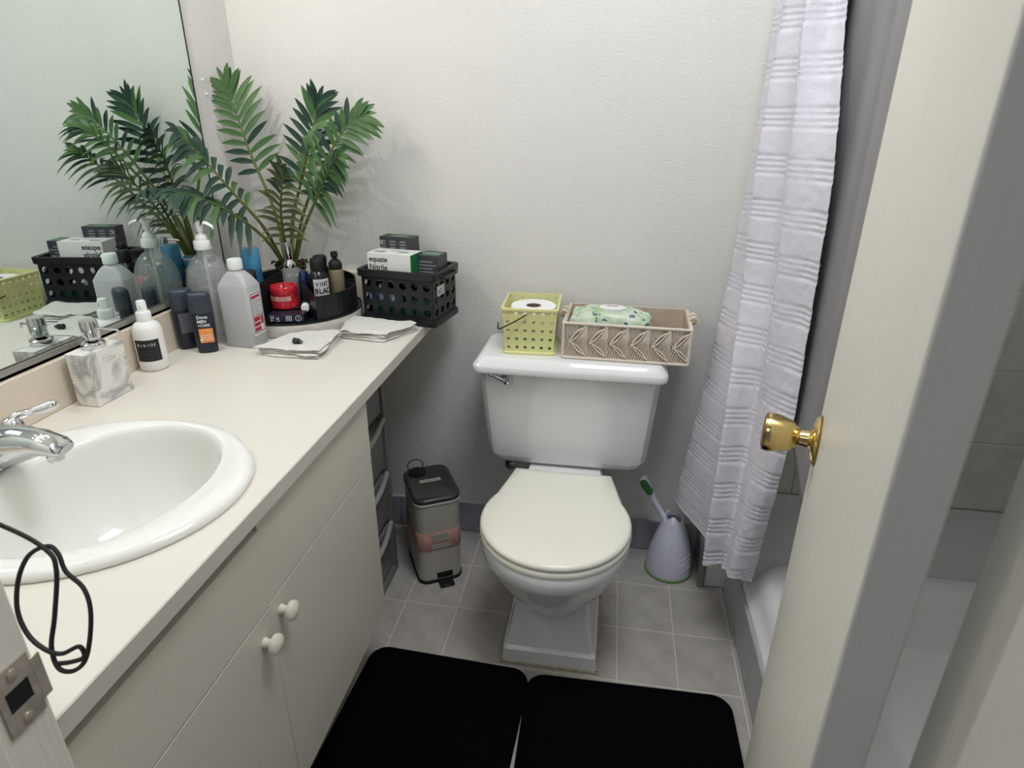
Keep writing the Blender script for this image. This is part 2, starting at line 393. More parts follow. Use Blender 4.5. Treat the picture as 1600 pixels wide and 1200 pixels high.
# ================================================================ COUNTER OBJECTS
def chrome_pump(parent,z,r,hh,nozzle,ang):
    c=lathe('pump_collar',[(r*1.35,0),(r*1.40,.002),(r*1.35,.010),(r*1.05,.013),(r*.55,.015),(r*.5,.022)],chrM,parent,n=28); c.location=(0,0,z)
    h=loft('pump_head',[ [(rad*math.cos(2*PI*i/28)*(1.0 if i%2 else .955),rad*math.sin(2*PI*i/28)*(1.0 if i%2 else .955),zz) for i in range(28)] for rad,zz in ((r,.0),(r,hh*.85),(r*.93,hh),(r*.01,hh))],chrM,parent,auto=12); h.location=(0,0,z+.018)
    tube('nozzle',[(r*.8*math.cos(ang),r*.8*math.sin(ang),z+.018+hh*.55),(nozzle*math.cos(ang),nozzle*math.sin(ang),z+.018+hh*.45),(nozzle*1.08*math.cos(ang),nozzle*1.08*math.sin(ang),z+.018+hh*.25)],.0026,chrM,parent)
# marble dispenser
md=thing('soap_dispenser','ribbed square marble-look soap dispenser with chrome pump near the faucet','soap dispenser',(.0625,-.747,H+.0008),R(-1))
mm=bpy.data.materials.new('veined_marble'); mm.use_nodes=True; nt=mm.node_tree; b=nt.nodes['Principled BSDF']; b.inputs['Roughness'].default_value=.4
tc=nt.nodes.new('ShaderNodeTexCoord'); n1=nt.nodes.new('ShaderNodeTexNoise'); n1.inputs['Scale'].default_value=11; n1.inputs['Detail'].default_value=5; n1.inputs['Distortion'].default_value=.5
r1=nt.nodes.new('ShaderNodeValToRGB'); r1.color_ramp.elements[0].position=.40; r1.color_ramp.elements[0].color=lin((228,226,220))+(1,)
e=r1.color_ramp.elements.new(.47); e.color=lin((168,168,168))+(1,); r1.color_ramp.elements[2].position=.53; r1.color_ramp.elements[2].color=lin((232,229,222))+(1,)
nt.links.new(tc.outputs['Object'],n1.inputs['Vector']); nt.links.new(n1.outputs[0],r1.inputs[0]); nt.links.new(r1.outputs[0],b.inputs['Base Color'])
rg=[]
for i in range(17):
    z=.104*i/16; 
    for dz,s in ((-.0007,.0),(.0007,.0014)):
        zz=min(max(z+dz,0),.104); rg.append(rr(.046+s,.094+s,.003,zz,n=2))
loft('body',rg,mm,md,auto=20)
chrome_pump(md,.104,.0155,.036,.050,R(15))
# spray bottle
sb=thing('spray_bottle','small white bottle with black square label in front of the mirror','bottle',(.052,-.590,H+.0008),R(20))
lathe('bottle',[(.026,0),(.0290,.004),(.0295,.020),(.0295,.082),(.0285,.093),(.024,.102),(.017,.107),(.014,.109)],mat('matte_white_plastic',(236,235,232),.45),sb,n=40)
lathe('cap',[(.0150,.106),(.0150,.126),(.0135,.129),(.010,.130),(.0095,.131),(.0095,.150),(.008,.1525),(.001,.153)],whiteM,sb,n=28)
boxes('spray_tip',[((-.003,-.0115,.139),(.003,-.008,.146))],whiteM,sb,bv=.0005)
def curved_label(name,r,a0,a1,z0,z1,m,parent,n=14,th=.0006):
    V=[];Fc=[]
    for i in range(n+1):
        a=a0+(a1-a0)*i/n
        for z in (z0,z1):
            for q in (r,r+th): V.append((q*math.cos(a),q*math.sin(a),z))
    for i in range(n):
        k=i*4; l=k+4
        Fc+=[(k+1,l+1,l+3,k+3),(k,k+2,l+2,l),(k+2,k+3,l+3,l+2),(k,l,l+1,k+1)]
    Fc+=[(0,1,3,2),(4*n,4*n+2,4*n+3,4*n+1)]
    return fromv(name,V,Fc,m,parent)
def arc_text(name,s,size,r,ac,z,m,parent,step,bold=0):
    """letters set one by one around a cylinder; returned as one joined mesh"""
    bm=bmesh.new(); n=len(s)
    for i,ch in enumerate(s):
        if ch==' ': continue
        cu=bpy.data.curves.new('c','FONT'); cu.body=ch; cu.size=size; cu.extrude=.0002; cu.align_x='CENTER'; cu.resolution_u=2; cu.offset=bold
        t=bpy.data.objects.new('t',cu); COL.objects.link(t)
        me=bpy.data.meshes.new_from_object(t.evaluated_get(bpy.context.evaluated_depsgraph_get())); bpy.data.objects.remove(t)
        a=ac+(i-(n-1)/2)*step/r
        M=Matrix.Translation((r*math.cos(a),r*math.sin(a),z))@Matrix.Rotation(a+PI/2,4,'Z')@Matrix.Rotation(PI/2,4,'X')
        me.transform(M); bm.from_mesh(me); bpy.data.meshes.remove(me)
    me=bpy.data.meshes.new(name); bm.to_mesh(me); bm.free()
    return obj(name,me,m,parent)
blk=mat('label_black',(30,30,32),.5); wht=mat('print_white',(225,225,225),.6); gry=mat('print_grey',(130,132,135),.6)
# label faces the camera: direction ~ (0.65,-0.75) => world -50deg; minus own rotation 20
A0=R(-65-20)
lb=curved_label('label',.0296,A0-R(50),A0+R(50),.024,.072,blk,sb)
arc_text('lettering','KIRIOS',.0085,.0304,A0,.058,wht,lb,.0066)
arc_text('lettering','- ----- -',.005,.0304,A0,.046,gry,lb,.0042)
arc_text('lettering','------',.005,.0304,A0,.040,gry,lb,.0042)
arc_text('lettering','----',.005,.0304,A0,.030,gry,lb,.0042)
# deodorants
def deo(label,loc,rz,lab):
    t=thing('deodorant_stick',label,'deodorant',loc,rz)
    def s(w,d,z): return [((w/2)*(1 if math.cos(a)>=0 else -1)*abs(math.cos(a))**.75,(d/2)*(1 if math.sin(a)>=0 else -1)*abs(math.sin(a))**.9,z) for a in [2*PI*i/32 for i in range(32)]]
    loft('body',[s(.043,.027,0),s(.045,.029,.002),s(.045,.029,.014),s(.044,.028,.016),s(.046,.030,.022),s(.049,.031,.060),s(.050,.031,.092),s(.049,.0305,.0965)],navyM,t,auto=30)
    loft('cap',[s(.0502,.0318,.0965),s(.0505,.032,.100),s(.0495,.031,.128),s(.048,.029,.138),s(.042,.022,.1425),s(.025,.012,.1445)],mat('dark_grey_plastic',(52,60,70),.32),t,auto=35)
    return t
dL=deo('dark navy deodorant stick against the mirror wall, its grey fine-print back showing',(.046,-.456,H+.0008),R(48),0)
la=box('back_label',(-.016,-.0160,.040),(.016,-.0152,.088),mat('fine_print_grey',(78,84,92),.5),dL)
boxes('fine_print',[((-.014,-.0163,.084-k*.0052),(.014 if k%3 else .009,-.0159,.0855-k*.0052)) for k in range(9)],gry,la)
dR=deo('dark navy deodorant stick with orange label, in front of the clear pump bottle',(.106,-.474,H+.0008),R(28),1)
orM=mat('orange_print',(226,110,48),.45,c2=(246,170,96),vscale=60)
lo=box('label',(-.011,-.0168,.026),(.019,-.0160,.060),orM,dR,bv=.0003)
text('lettering','Dove',.0105,wht,dR,(-.011,-.0168,.084),(R(90),0,0),bold=.0002)
text('lettering','MEN',.0095,wht,dR,(-.011,-.0168,.074),(R(90),0,0),bold=.0003)
text('lettering','+CARE',.0085,wht,dR,(-.011,-.0168,.065),(R(90),0,0),bold=.0002)
boxes('fine_print',[((-.008,-.0172,.043),(.017,-.0167,.0445)),((-.008,-.0172,.038),(.017,-.0167,.0395)),((-.010,-.0172,.031),(-.004,-.0167,.036)),((0,-.0172,.032),(.017,-.0167,.0335))],wht,lo)
# big sanitizer pump bottle
gelM=mat('clear_gel_plastic',(205,210,208),.06,alpha=.27,coat=.8)
pb=thing('sanitizer_bottle','large clear round-shouldered bottle of gel with white pump','bottle',(.075,-.380,H+.0008),R(-10))
def bub(): 
    m=mat('gel_bubbles',(205,212,210),.15,trans=.85,ior=1.2); return m
pb.scale=(.87,.87,1)
lathe('bottle',[(.050,0),(.0575,.004),(.060,.012),(.060,.040),(.0575,.050),(.0575,.090),(.060,.100),(.0605,.130),(.058,.155),(.051,.178),(.039,.197),(.026,.208),(.0185,.212),(.0185,.226)],gelM,pb,n=48)
V=[];Fc=[]
for k in range(170):
    a=random.uniform(0,2*PI); z=random.uniform(.055,.185); rm=.054 if z<.15 else .054-(z-.15)*.55
    rad=random.uniform(.2,1)**.5*rm; c=Vector((rad*math.cos(a),rad*math.sin(a),z)); q=random.uniform(.0008,.0020)
    n=len(V); V+=[c+Vector(d)*q for d in ((1,0,0),(-1,0,0),(0,1,0),(0,-1,0),(0,0,1),(0,0,-1))]
    Fc+=[(n+i,n+j,n+4) for i,j in ((0,2),(2,1),(1,3),(3,0))]+[(n+j,n+i,n+5) for i,j in ((0,2),(2,1),(1,3),(3,0))]
fromv('gel_bubbles',V,Fc,mat('air_bubble',(235,238,236),.15,alpha=.6),pb,False,kind='stuff')
lathe('gel_fill',[(.046,.004),(.055,.010),(.0555,.040),(.053,.052),(.053,.090),(.0555,.102),(.0555,.128),(.053,.152),(.046,.174),(.0360,.186)],mat('gel',(170,180,176),.2,alpha=.10),pb,n=40)
pc_=lathe('pump_collar',[(.0215,.222),(.0225,.224),(.0225,.240),(.0205,.243),(.0165,.244),(.0165,.250),(.0125,.256),(.006,.258),(.0055,.272)],whiteM,pb,n=32)
tube('pump_tube',[(0,0,.235),(.001,0,.12),(.004,.002,.012)],.0045,mat('dip_tube',(215,218,216),.3,alpha=.55),pb)
hd=lathe('pump_head',[(.0065,.262),(.0085,.266),(.0105,.278),(.0115,.281),(.0105,.286),(.001,.288)],whiteM,pb,n=24)
loft('nozzle',[[(x,w*math.cos(2*PI*i/12),z+h*math.sin(2*PI*i/12)) for i in range(12)] for x,w,z,h in ((-.016,.004,.2835,.003),(-.010,.0085,.284,.0045),(.010,.0085,.2845,.0045),(.028,.0065,.283,.004),(.042,.0045,.278,.0035),(.046,.004,.274,.003))],whiteM,pb)
# alcohol bottle
trM=mat('frosted_plastic',(222,224,226),.35,sss=.3,trans=.35,alpha=.93)
ab=thing('rubbing_alcohol_bottle','frosted square-shouldered plastic bottle with red-edged label, beside the towels','bottle',(.169,-.409,H+.0008),R(-4))
loft('bottle',[rr(.074,.054,.006,0),rr(.078,.058,.006,.004),rr(.078,.058,.006,.146),rr(.076,.056,.007,.150),rr(.055,.042,.012,.170),rr(.042,.036,.016,.178),rr(.028,.028,.0139,.182),rr(.028,.028,.0139,.188)],trM,ab)
loft('liquid',[rr(.068,.048,.005,.003),rr(.072,.052,.005,.006),rr(.072,.052,.005,.030)],mat('clear_liquid',(196,200,202),.1,trans=.5),ab)
lathe('cap',[(.0165,.185),(.0170,.187),(.0168,.206),(.015,.2085),(.001,.209)],mat('frosted_cap',(226,230,228),.35),ab,n=28)
rdM=mat('label_red',(170,40,60),.5); bkM=mat('print_black',(30,30,34),.6)
al=box('label',(.0391,-.023,.028),(.0399,.023,.132),mat('label_paper',(226,222,220),.5),ab,bv=.0003)
boxes('label_border',[((.0398,-.020,.128),(.0403,.020,.1295)),((.0398,-.0205,.034),(.0403,-.019,.1295)),((.0398,.019,.034),(.0403,.0205,.1295)),((.0398,-.020,.074),(.0403,.020,.0755)),((.0398,-.020,.034),(.0403,.020,.0355))],bkM,al)
boxes('red_print',[((.0398,-.017,.062),(.0404,.006,.072)),((.0398,-.017,.050),(.0404,.006,.059)),((.0398,-.017,.038),(.0404,.006,.047)),((.0398,-.017,.118),(.0404,.016,.124)),((.0398,.009,.052),(.0404,.017,.072))],rdM,al,kind='stuff')
boxes('fine_print',[((.0398,-.017,.115-k*.0034),(.0403,.017 if k%4 else .006,.1162-k*.0034)) for k in range(12)],gry,al)
# lazy susan
ls=thing('turntable_organizer','round turntable organizer with marble-look rim and black wedge bins','organizer',(.195,-.192,H+.0008))
mb=mat('marble_rim',(222,218,210),.3,c2=(188,184,176),vscale=14)
lathe('turntable_rim',[(.150,0),(.171,.001),(.1735,.006),(.1735,.030),(.1720,.032),(.165,.032),(.160,.030)],mb,ls,n=72)
lathe('turntable_top',[(.158,.024),(.1715,.032),(.1735,.0325),(.1735,.036),(.1700,.0365),(.168,.0335),(.001,.0335)],blackM,ls,n=72)
def wedge(a0,a1,r0,r1,z,h_in,h_out,name='wedge_bin'):
    # walls of a pie shaped bin
    n=8; path=[(r0*math.cos(a0),r0*math.sin(a0),h_in),]+[(r1*math.cos(a0+(a1-a0)*i/n),r1*math.sin(a0+(a1-a0)*i/n),h_out) for i in range(n+1)]+[(r0*math.cos(a1),r0*math.sin(a1),h_in)]
    V=[];Fc=[]; N=len(path)
    for x,y,h in path: V+=[(x,y,z),(x,y,z+h)]
    for i in range(N):
        j=(i+1)%N; Fc.append((2*i,2*j,2*j+1,2*i+1))
    Fc.append(tuple(2*i for i in range(N))[::-1])
    o=fromv(name,V,Fc,blackM,ls,False); solid(o,.0025,0); return o
wedge(R(-46),R(8),.062,.166,.0355,.080,.062)
wedge(R(-152),R(-106),.040,.166,.0355,.105,.080)
wedge(R(15),R(75),.05,.160,.0355,.07,.07)
TZ=H+.0360
def at(x,y,z=0): return (x,y,TZ+z)
# contents of right wedge bin
vb=thing('black_spray_bottle','black bottle with pale grey label standing in the right bin','bottle',(.284,-.230,TZ+.003),0)
vb.scale=(1,1,1.14)
lathe('bottle',[(.024,0),(.0265,.003),(.0265,.072),(.024,.084),(.016,.093),(.0135,.096)],mat('gloss_black_plastic',(18,19,22),.22),vb,n=32)
lathe('cap',[(.0165,.094),(.0175,.096),(.0172,.118),(.014,.122),(.001,.123)],black2M,vb,n=24)
A1=R(-52)
vl=curved_label('label',.0266,A1-R(42),A1+R(52),.040,.078,mat('silver_label',(205,206,204),.4),vb)
arc_text('lettering','VINT',.0135,.0273,A1+R(4),.0625,bkM,vl,.0085,bold=.0002)
arc_text('lettering','BLAC',.0165,.0273,A1+R(4),.0455,bkM,vl,.0100,bold=.0004)
vb2=thing('black_cap_bottle','plain black bottle with wide ridged cap behind the labelled black one','bottle',(.268,-.178,TZ+.003),0)
vb2.scale=(.9,.9,1.16)
lathe('bottle',[(.022,0),(.0245,.003),(.0245,.084),(.022,.092),(.015,.096)],mat('gloss_black_plastic',(18,19,22),.22),vb2,n=32)
lathe('cap',[(.019,.096),(.0200,.098),(.0198,.113),(.017,.116),(.001,.117)],black2M,vb2,n=24)
vb3=thing('amber_pump_bottle','smoky translucent bottle with black pump at the back of the right bin','bottle',(.316,-.190,TZ+.003),0)
vb3.scale=(1,1,1.16)
lathe('bottle',[(.018,0),(.0200,.003),(.0200,.085),(.017,.090),(.013,.092)],mat('smoky_plastic',(140,128,100),.25,alpha=.8),vb3,n=32)
lathe('pump_collar',[(.0165,.086),(.0175,.088),(.0172,.103),(.012,.109),(.007,.112),(.006,.118)],black2M,vb3,n=24)
lathe('pump_head',[(.0075,.116),(.0095,.118),(.0090,.128),(.001,.130)],black2M,vb3,n=20)
tube('nozzle',[(0,0,.123),(.012,-.010,.121)],.003,black2M,vb3)
# glass dispenser with chrome pump
gd=thing('glass_dispenser','clear ribbed glass dispenser with tall chrome pump behind the red candle','soap dispenser',(.186,-.188,TZ),R(-25))
NR=64
def ribring(r,z,k=.03): return [(r*(1+k*(1 if i%2 else -1))*math.cos(2*PI*i/NR),r*(1+k*(1 if i%2 else -1))*math.sin(2*PI*i/NR),z) for i in range(NR)]
loft('bottle',[ribring(.036,0,.005),ribring(.039,.004,.01),ribring(.039,.070),ribring(.037,.082),ribring(.028,.096),ribring(.017,.104,.02),ribring(.0135,.108,.0)],mat('clear_glass',(205,206,202),.05,alpha=.30,coat=.6),gd)
lathe('liquid',[(.030,.004),(.034,.006),(.034,.040)],mat('dark_liquid',(120,112,106),.1,alpha=.4),gd,n=32)
lathe('pump_collar',[(.0150,.104),(.0155,.106),(.0150,.116),(.0100,.122),(.0085,.128)],chrM,gd,n=24)
lathe('pump_head',[(.0085,.126),(.0095,.128),(.0095,.160),(.0100,.166),(.009,.172),(.001,.173)],chrM,gd,n=24)
tube('nozzle',[(-.004,0,.165),(-.030,-.006,.166),(-.040,-.008,.163)],.0026,chrM,gd)
# red candle
rc=thing('red_candle','red candle jar with white label at the front of the turntable','candle',(.207,-.274,TZ+.022),R(-30))
rjM=mat('red_jar',(186,30,48),.18,coat=.4)
lathe('jar',[(.030,0),(.0335,.002),(.0338,.018),(.0325,.020),(.0325,.036),(.0338,.038),(.0338,.054),(.032,.0565),(.030,.056),(.028,.050),(.001,.049)],rjM,rc,n=40)
cl=curved_label('label',.0339,R(-120),R(-5),.022,.034,mat('label_pink',(226,190,182),.5,c2=(170,40,50),vscale=90),rc,th=.0004)
tube('wick',[(0,0,.049),(.001,0,.060)],.0008,bkM,rc)
# navy bottle and small items
nb=lathe('navy_bottle',[(.012,0),(.0145,.003),(.0152,.030),(.0152,.055),(.013,.072),(.009,.080),(.001,.082)],mat('navy_glass',(26,38,80),.15,coat=.5),n=32,loc=at(.236,-.216)); nb.scale=(1,1,1.3); tag(nb,'small round dark blue bottle between the red candle and the right bin','bottle')
wc=thing('white_cap_tube','small black tube with white cap lying beside the right bin','tube',(.262,-.275,TZ+.013),R(112))
V,Fc=tubegeo([(0,0,.012),(.032,0,.012)],[.012,.011],12); fromv('tube_body',V,Fc,blackM,wc)
V,Fc=tubegeo([(-.020,0,.012),(-.018,0,.012),(0,0,.012)],[.009,.0105,.0108],12); fromv('cap',V,Fc,whiteM,wc)
bx=thing('navy_carton','dark navy carton with white lettering lying at the front of the turntable','box',(.233,-.322,TZ+.0008),R(14))
box('carton',(-.042,-.0190,0),(.046,.019,.020),mat('navy_card',(24,30,52),.4),bx,bv=.0008)
for i,(s,sz) in enumerate((('TIZ',.011),('LK',.011))):
    text('lettering',s,sz,wht,bx,(-.028+i*.013,-.0193,.002),(R(90),R(-90),0),bold=.0001)
boxes('fine_print',[((.002+k*.004,-.0196,.003),(.0035+k*.004,-.0190,.017)) for k in range(4)],wht,bx)
V,Fc=tubegeo([(.032+.007*math.cos(a),-.0194,.0100+.007*math.sin(a)) for a in [2*PI*i/20 for i in range(20)]],.0006,5,True); fromv('ring_mark',V,Fc,wht,bx)
text('lettering','1',.009,wht,bx,(.032,-.0194,.0068),(R(90),0,0),'CENTER',bold=.0001)
# blue cans etc. in left bin
blM=mat('blue_metal',(74,150,190),.25,coat=.3)
bc=thing('blue_spray_can','tall light blue aerosol can in the left bin','spray can',(.118,-.258,TZ+.003),0)
bc.scale=(1,1,1.15)
lathe('can',[(.021,0),(.0235,.002),(.0235,.095),(.020,.104)],mat('blue_can_print',(60,130,172),.25,c2=(40,84,120),vscale=30),bc,n=32)
lathe('cap',[(.0225,.096),(.0235,.098),(.0232,.140),(.021,.143),(.001,.1435)],blM,bc,n=32)
b2=thing('blue_cap_bottle','small bottle with light blue and white cap behind the frosted bottle','bottle',(.082,-.240,TZ+.003),0)
b2.scale=(1,1,1.35)
lathe('bottle',[(.010,0),(.0125,.002),(.0125,.080)],mat('pale_blue_plastic',(150,190,205),.3),b2,n=24)
lathe('cap',[(.0135,.080),(.0142,.082),(.0142,.098),(.001,.0985)],blM,b2,n=24)
lathe('cap_ring',[(.0146,.092),(.0146,.096)],whiteM,b2,n=24)
b3=thing('black_trigger_bottle','black bottle with angular cap in the left bin in front of the blue can','bottle',(.138,-.300,TZ+.003),R(20))
loft('bottle',[rr(.030,.022,.006,0),rr(.032,.024,.006,.085),rr(.022,.018,.006,.094)],blackM,b3)
loft('cap',[rr(.022,.020,.005,.093),rr(.024,.022,.005,.095),rr(.023,.020,.005,.112),rr(.016,.012,.004,.117)],black2M,b3)
# ================================================================ PALM
pot=thing('artificial_palm','artificial palm with green feathery fronds in a pot of bark by the mirror','plant',(.150,-.118,TZ))
lathe('pot',[(.030,0),(.034,.002),(.040,.088),(.042,.094),(.039,.094),(.037,.088),(.001,.088)],mat('pot_plastic',(46,42,38),.5),pot,n=32)
L=[]
for k in range(46):
    a=random.uniform(0,2*PI); rd=random.uniform(.004,.052); c=Vector((rd*math.cos(a),rd*math.sin(a),.094+random.uniform(0,.020)*(1-rd/.07)))
    r0=random.uniform(.006,.011); ax=random.uniform(0,PI); L.append(([c+Vector((r0*math.cos(t+ax),r0*.9*math.sin(t+ax),.003*math.sin(2*t+ax))) for t in [i*PI*1.6/9 for i in range(10)]],random.uniform(.0016,.003)))
tubes('bark_curls',L,mat('bark',(98,82,66),.85,c2=(60,48,38),vscale=60),pot,n=5,kind='stuff')
def leafM(nm,c,c2): return mat(nm,c,.42,c2=c2,vscale=16,spec=.35)
GR=[leafM('leaf_green',(88,120,68),(54,88,56)),leafM('leaf_dark',(52,78,60),(32,54,48)),leafM('leaf_olive',(96,102,60),(66,80,52))]
def leaflet(parent,p,d,nrm,Ln,wd,m,droop):
    d=d.normalized(); s=d.cross(nrm).normalized(); V=[];Fc=[]; K=6
    for i in range(K+1):
        t=i/K; c=p+d*Ln*t-Vector((0,0,1))*droop*Ln*t*t
        wv=wd*(math.sin(PI*min(t*.92+.10,1))**.8)*(1 if t<1 else .0)+.0002
        V+=[c-s*wv+nrm*wv*.25,c,c+s*wv+nrm*wv*.25]
    for i in range(K):
        a=i*3; Fc+=[(a,a+1,a+4,a+3),(a+1,a+2,a+5,a+4)]
    me=bpy.data.meshes.new('leaflet'); me.from_pydata([tuple(v) for v in V],[],Fc); me.shade_smooth()
    o=obj('leaflet',me,m,parent); return o
def frond(P,nrm,n,L0,mi,droop=.2,t0=.34,wd=.0075,lr=(1,1)):
    base=Vector(pot.location); P=[Vector(p)-base for p in P]; pts=crom(P,10); N=len(pts)
    rad=[.0042*(1-i/N)+.0010 for i in range(N)]
    st=tube('frond',pts,rad,mat('palm_stem',(118,124,58),.45,c2=(66,92,44),vscale=20),pot,n=6)
    nrm=Vector(nrm).normalized()
    for k in range(n):
        t=t0+(1-t0)*(k+.3)/n; f=t*(N-1); i=min(int(f),N-2); p=pts[i].lerp(pts[i+1],f-i); tg=(pts[i+1]-pts[i]).normalized()
        sd=tg.cross(nrm).normalized(); q=(k+.3)/n
        for sgn,sc in ((-1,lr[0]),(1,lr[1])):
            if sc==0: continue
            ang=R(68-44*q+random.uniform(-5,5)); d=tg*math.cos(ang)+sd*sgn*math.sin(ang)+nrm*random.uniform(-.05,.22)
            Ln=L0*sc*(.55+.55*math.sin(PI*(.18+.72*q)))*random.uniform(.9,1.08)
            leaflet(st,p,d,(nrm-d*nrm.dot(d.normalized())).normalized(),Ln,wd,GR[mi if random.random()<.8 else (mi+1)%2],droop*random.uniform(.6,1.4))
    leaflet(st,pts[-1],(pts[-1]-pts[-3]),nrm,L0*.6,wd*.8,GR[mi],droop)
B=(.150,-.118,TZ+.09)
B1=lambda dx,dy:(B[0]+dx,B[1]+dy,B[2])
frond([B1(-.01,.01),(.118,-.112,1.08),(.076,-.112,1.21),(.050,-.110,1.315),(.034,-.110,1.372)],(.25,-1,.1),13,.105,0,.22,.40,lr=(.62,1))
frond([B1(.004,.012),(.165,-.105,1.04),(.215,-.100,1.17),(.252,-.095,1.28),(.272,-.095,1.335)],(.1,-1,.2),14,.095,1,.22,.38)
frond([B1(.012,.0),(.205,-.115,1.06),(.290,-.120,1.20),(.355,-.125,1.28),(.395,-.125,1.305)],(.1,-1,.35),13,.080,0,.3,.45)
frond([B1(-.012,-.008),(.120,-.175,1.03),(.085,-.240,1.13),(.055,-.300,1.22),(.042,-.345,1.265)],(.75,-.35,.55),13,.085,1,.55,.38)
frond([B1(-.008,-.012),(.130,-.200,1.01),(.095,-.280,1.085),(.060,-.350,1.13),(.045,-.400,1.145)],(.45,-.2,.85),13,.085,1,.65,.36)
frond([B1(.006,-.012),(.165,-.160,1.00),(.185,-.195,1.08),(.215,-.225,1.15),(.235,-.245,1.185)],(.2,-.85,.5),14,.085,2,.55,.25,.0055)
frond([B1(.014,-.004),(.210,-.135,1.02),(.280,-.165,1.12),(.335,-.195,1.19),(.362,-.210,1.215)],(.2,-.7,.7),12,.075,0,.6,.42)
frond([B1(.002,.002),(.178,-.125,1.04),(.235,-.165,1.15),(.290,-.205,1.245),(.325,-.23,1.275)],(.15,-.6,.75),11,.070,0,.5,.50)
tubes('bare_stem',[(crom([B1_,m_,e_],6),[.0048-.0002*i for i in range(13)]) for B1_,m_,e_ in ((( .0,0,.09),(.006,.004,.12),(.012,.006,.20)),((-.006,.0,.09),(-.016,.002,.12),(-.022,.004,.19)),((.004,-.006,.09),(.012,-.008,.12),(.028,-.012,.19)),((-.002,-.006,.09),(-.010,-.008,.11),(-.014,-.012,.17)))],mat('pale_stem',(176,170,84),.4,c2=(120,130,60),vscale=30),pot,n=6)
# ================================================================ CRATE with glove boxes
cr=thing('black_crate','black perforated plastic crate of glove boxes at the worktop corner','crate',(.494,-.119,H+.0008),R(-9))
CW,CD,CH=.206,.146,.128
def crate():
    for nm,nx,W,fn in (('front_panel',6,CW,lambda u,v:(-CW/2+u,-CD/2,.018+v)),('back_panel',6,CW,lambda u,v:(-CW/2+u,CD/2,.018+v)),('side_panel',4,CD,lambda u,v:(CW/2,-CD/2+u,.018+v)),('side_panel',4,CD,lambda u,v:(-CW/2,-CD/2+u,.018+v))):
        v,f=hidden_hole_plate(nx,3,W,.104,'round',.0100 if nx==6 else .0100,fn)
        o=fromv(nm,v,f,blackM,cr,False); solid(o,.003,0)
crate()
box('base',(-CW/2,-CD/2,.006),(CW/2,CD/2,.018),blackM,cr,bv=.002)
loft('foot_rim',[rr(CW+.016,CD+.014,.012,0),rr(CW+.020,CD+.018,.014,.006),rr(CW+.016,CD+.014,.012,.016),rr(CW+.002,CD+.002,.008,.018)],blackM,cr)
def ringloft(name,rs,m,parent,**k): return loft(name,rs+[rs[0]],m,parent,caps=(False,False),**k)
ringloft('top_rim',[rr(CW+.002,CD+.002,.008,.120),rr(CW+.022,CD+.018,.012,.124),rr(CW+.024,CD+.020,.012,.142),rr(CW+.016,CD+.012,.010,.144),rr(CW-.004,CD-.004,.008,.142),rr(CW-.004,CD-.004,.008,.120)],blackM,cr,auto=30)
tube('side_handle',[(CW/2+.002,-.045,.128),(CW/2+.020,-.040,.126),(CW/2+.022,0,.126),(CW/2+.020,.040,.126),(CW/2+.002,.045,.128)],.0045,blackM,cr)
tgw=box('side_tag',(CW/2+.0025,-.052,.078),(CW/2+.004,-.008,.104),mat('tag_white',(200,202,198),.5),cr)
text('tag_lettering','RSI',.018,gry,tgw,(CW/2+.0043,-.048,.083),(R(90),0,R(90)),bold=.0003)
CM=cr.matrix_basis
def crpt(x,y,z): 
    v=Matrix.Translation(cr.location)@Matrix.Rotation(R(-9),4,'Z')@Vector((x,y,z)); return tuple(v)
def carton(name,label,x,y,z,w,d,h,m,rz):
    t=thing(name,label,'box',crpt(x,y,z),R(-9)+rz); box('carton',(-w/2,-d/2,0),(w/2,d/2,h),m,t,bv=.0008); return t
gb=carton('white_glove_box','white carton of nitrile gloves with green end, on top in the crate',-.024,-.030,.110,.126,.068,.074,mat('white_card',(226,224,222),.5),0)
box('green_end',(.0631,-.0338,.001),(.0636,.0338,.073),mat('green_print',(20,120,66),.45),gb)
text('lettering','equate',.020,bkM,gb,(-.058,-.0344,.052),(R(90),0,0),bold=.0003)
text('lettering','Nitrile',.020,bkM,gb,(-.058,-.0344,.031),(R(90),0,0),bold=.0002)
boxes('top_print',[((-.05,-.020,.0738),(-.02,-.006,.0744)),((.015,-.010,.0738),(.042,.002,.0744))],mat('print_sage',(128,140,128),.5),gb)
box('perforated_slot',(-.012,.0,.0738),(.012,.012,.0743),mat('print_pale',(200,204,200),.5),gb)
dk=mat('charcoal_card',(66,68,72),.42,c2=(52,54,58),vscale=40)
g1=carton('dark_glove_box','charcoal carton standing behind the white glove box, highest in the crate',-.040,.032,.134,.096,.046,.080,dk,R(0))
boxes('light_print',[((-.048+k*.03,-.0236,.050+j*.008),(-.030+k*.03,-.0230,.054+j*.008)) for k in range(3) for j in range(3)],gry,g1)
box('green_window',(-.020,-.012,.0798),(.030,.008,.0804),mat('sage_print',(110,150,110),.5),g1)
text('lettering','U',.012,wht,g1,(-.046,-.0236,.062),(R(90),0,0))
g3=carton('dark_glove_box','charcoal carton with pale green top print at the right end of the crate',.068,.008,.108,.060,.060,.070,dk,R(0))
boxes('light_print',[((-.026,-.0306,.024+j*.009),(.026-(j%2)*.012,-.0300,.028+j*.009)) for j in range(4)],gry,g3)
box('green_window',(-.022,-.012,.0698),(.024,.008,.0704),mat('sage_print',(110,150,110),.5),g3)
p1=carton('blue_packet','blue and white packet seen through the left holes of the crate',-.050,-.045,.046,.080,.036,.036,mat('blue_white_print',(60,120,190),.4,c2=(220,228,236),vscale=45),0)
p2=carton('green_packet','dark green carton low in the crate, seen through its holes',.0,-.020,.0185,.17,.085,.0255,mat('deep_green_print',(20,82,56),.4),0)
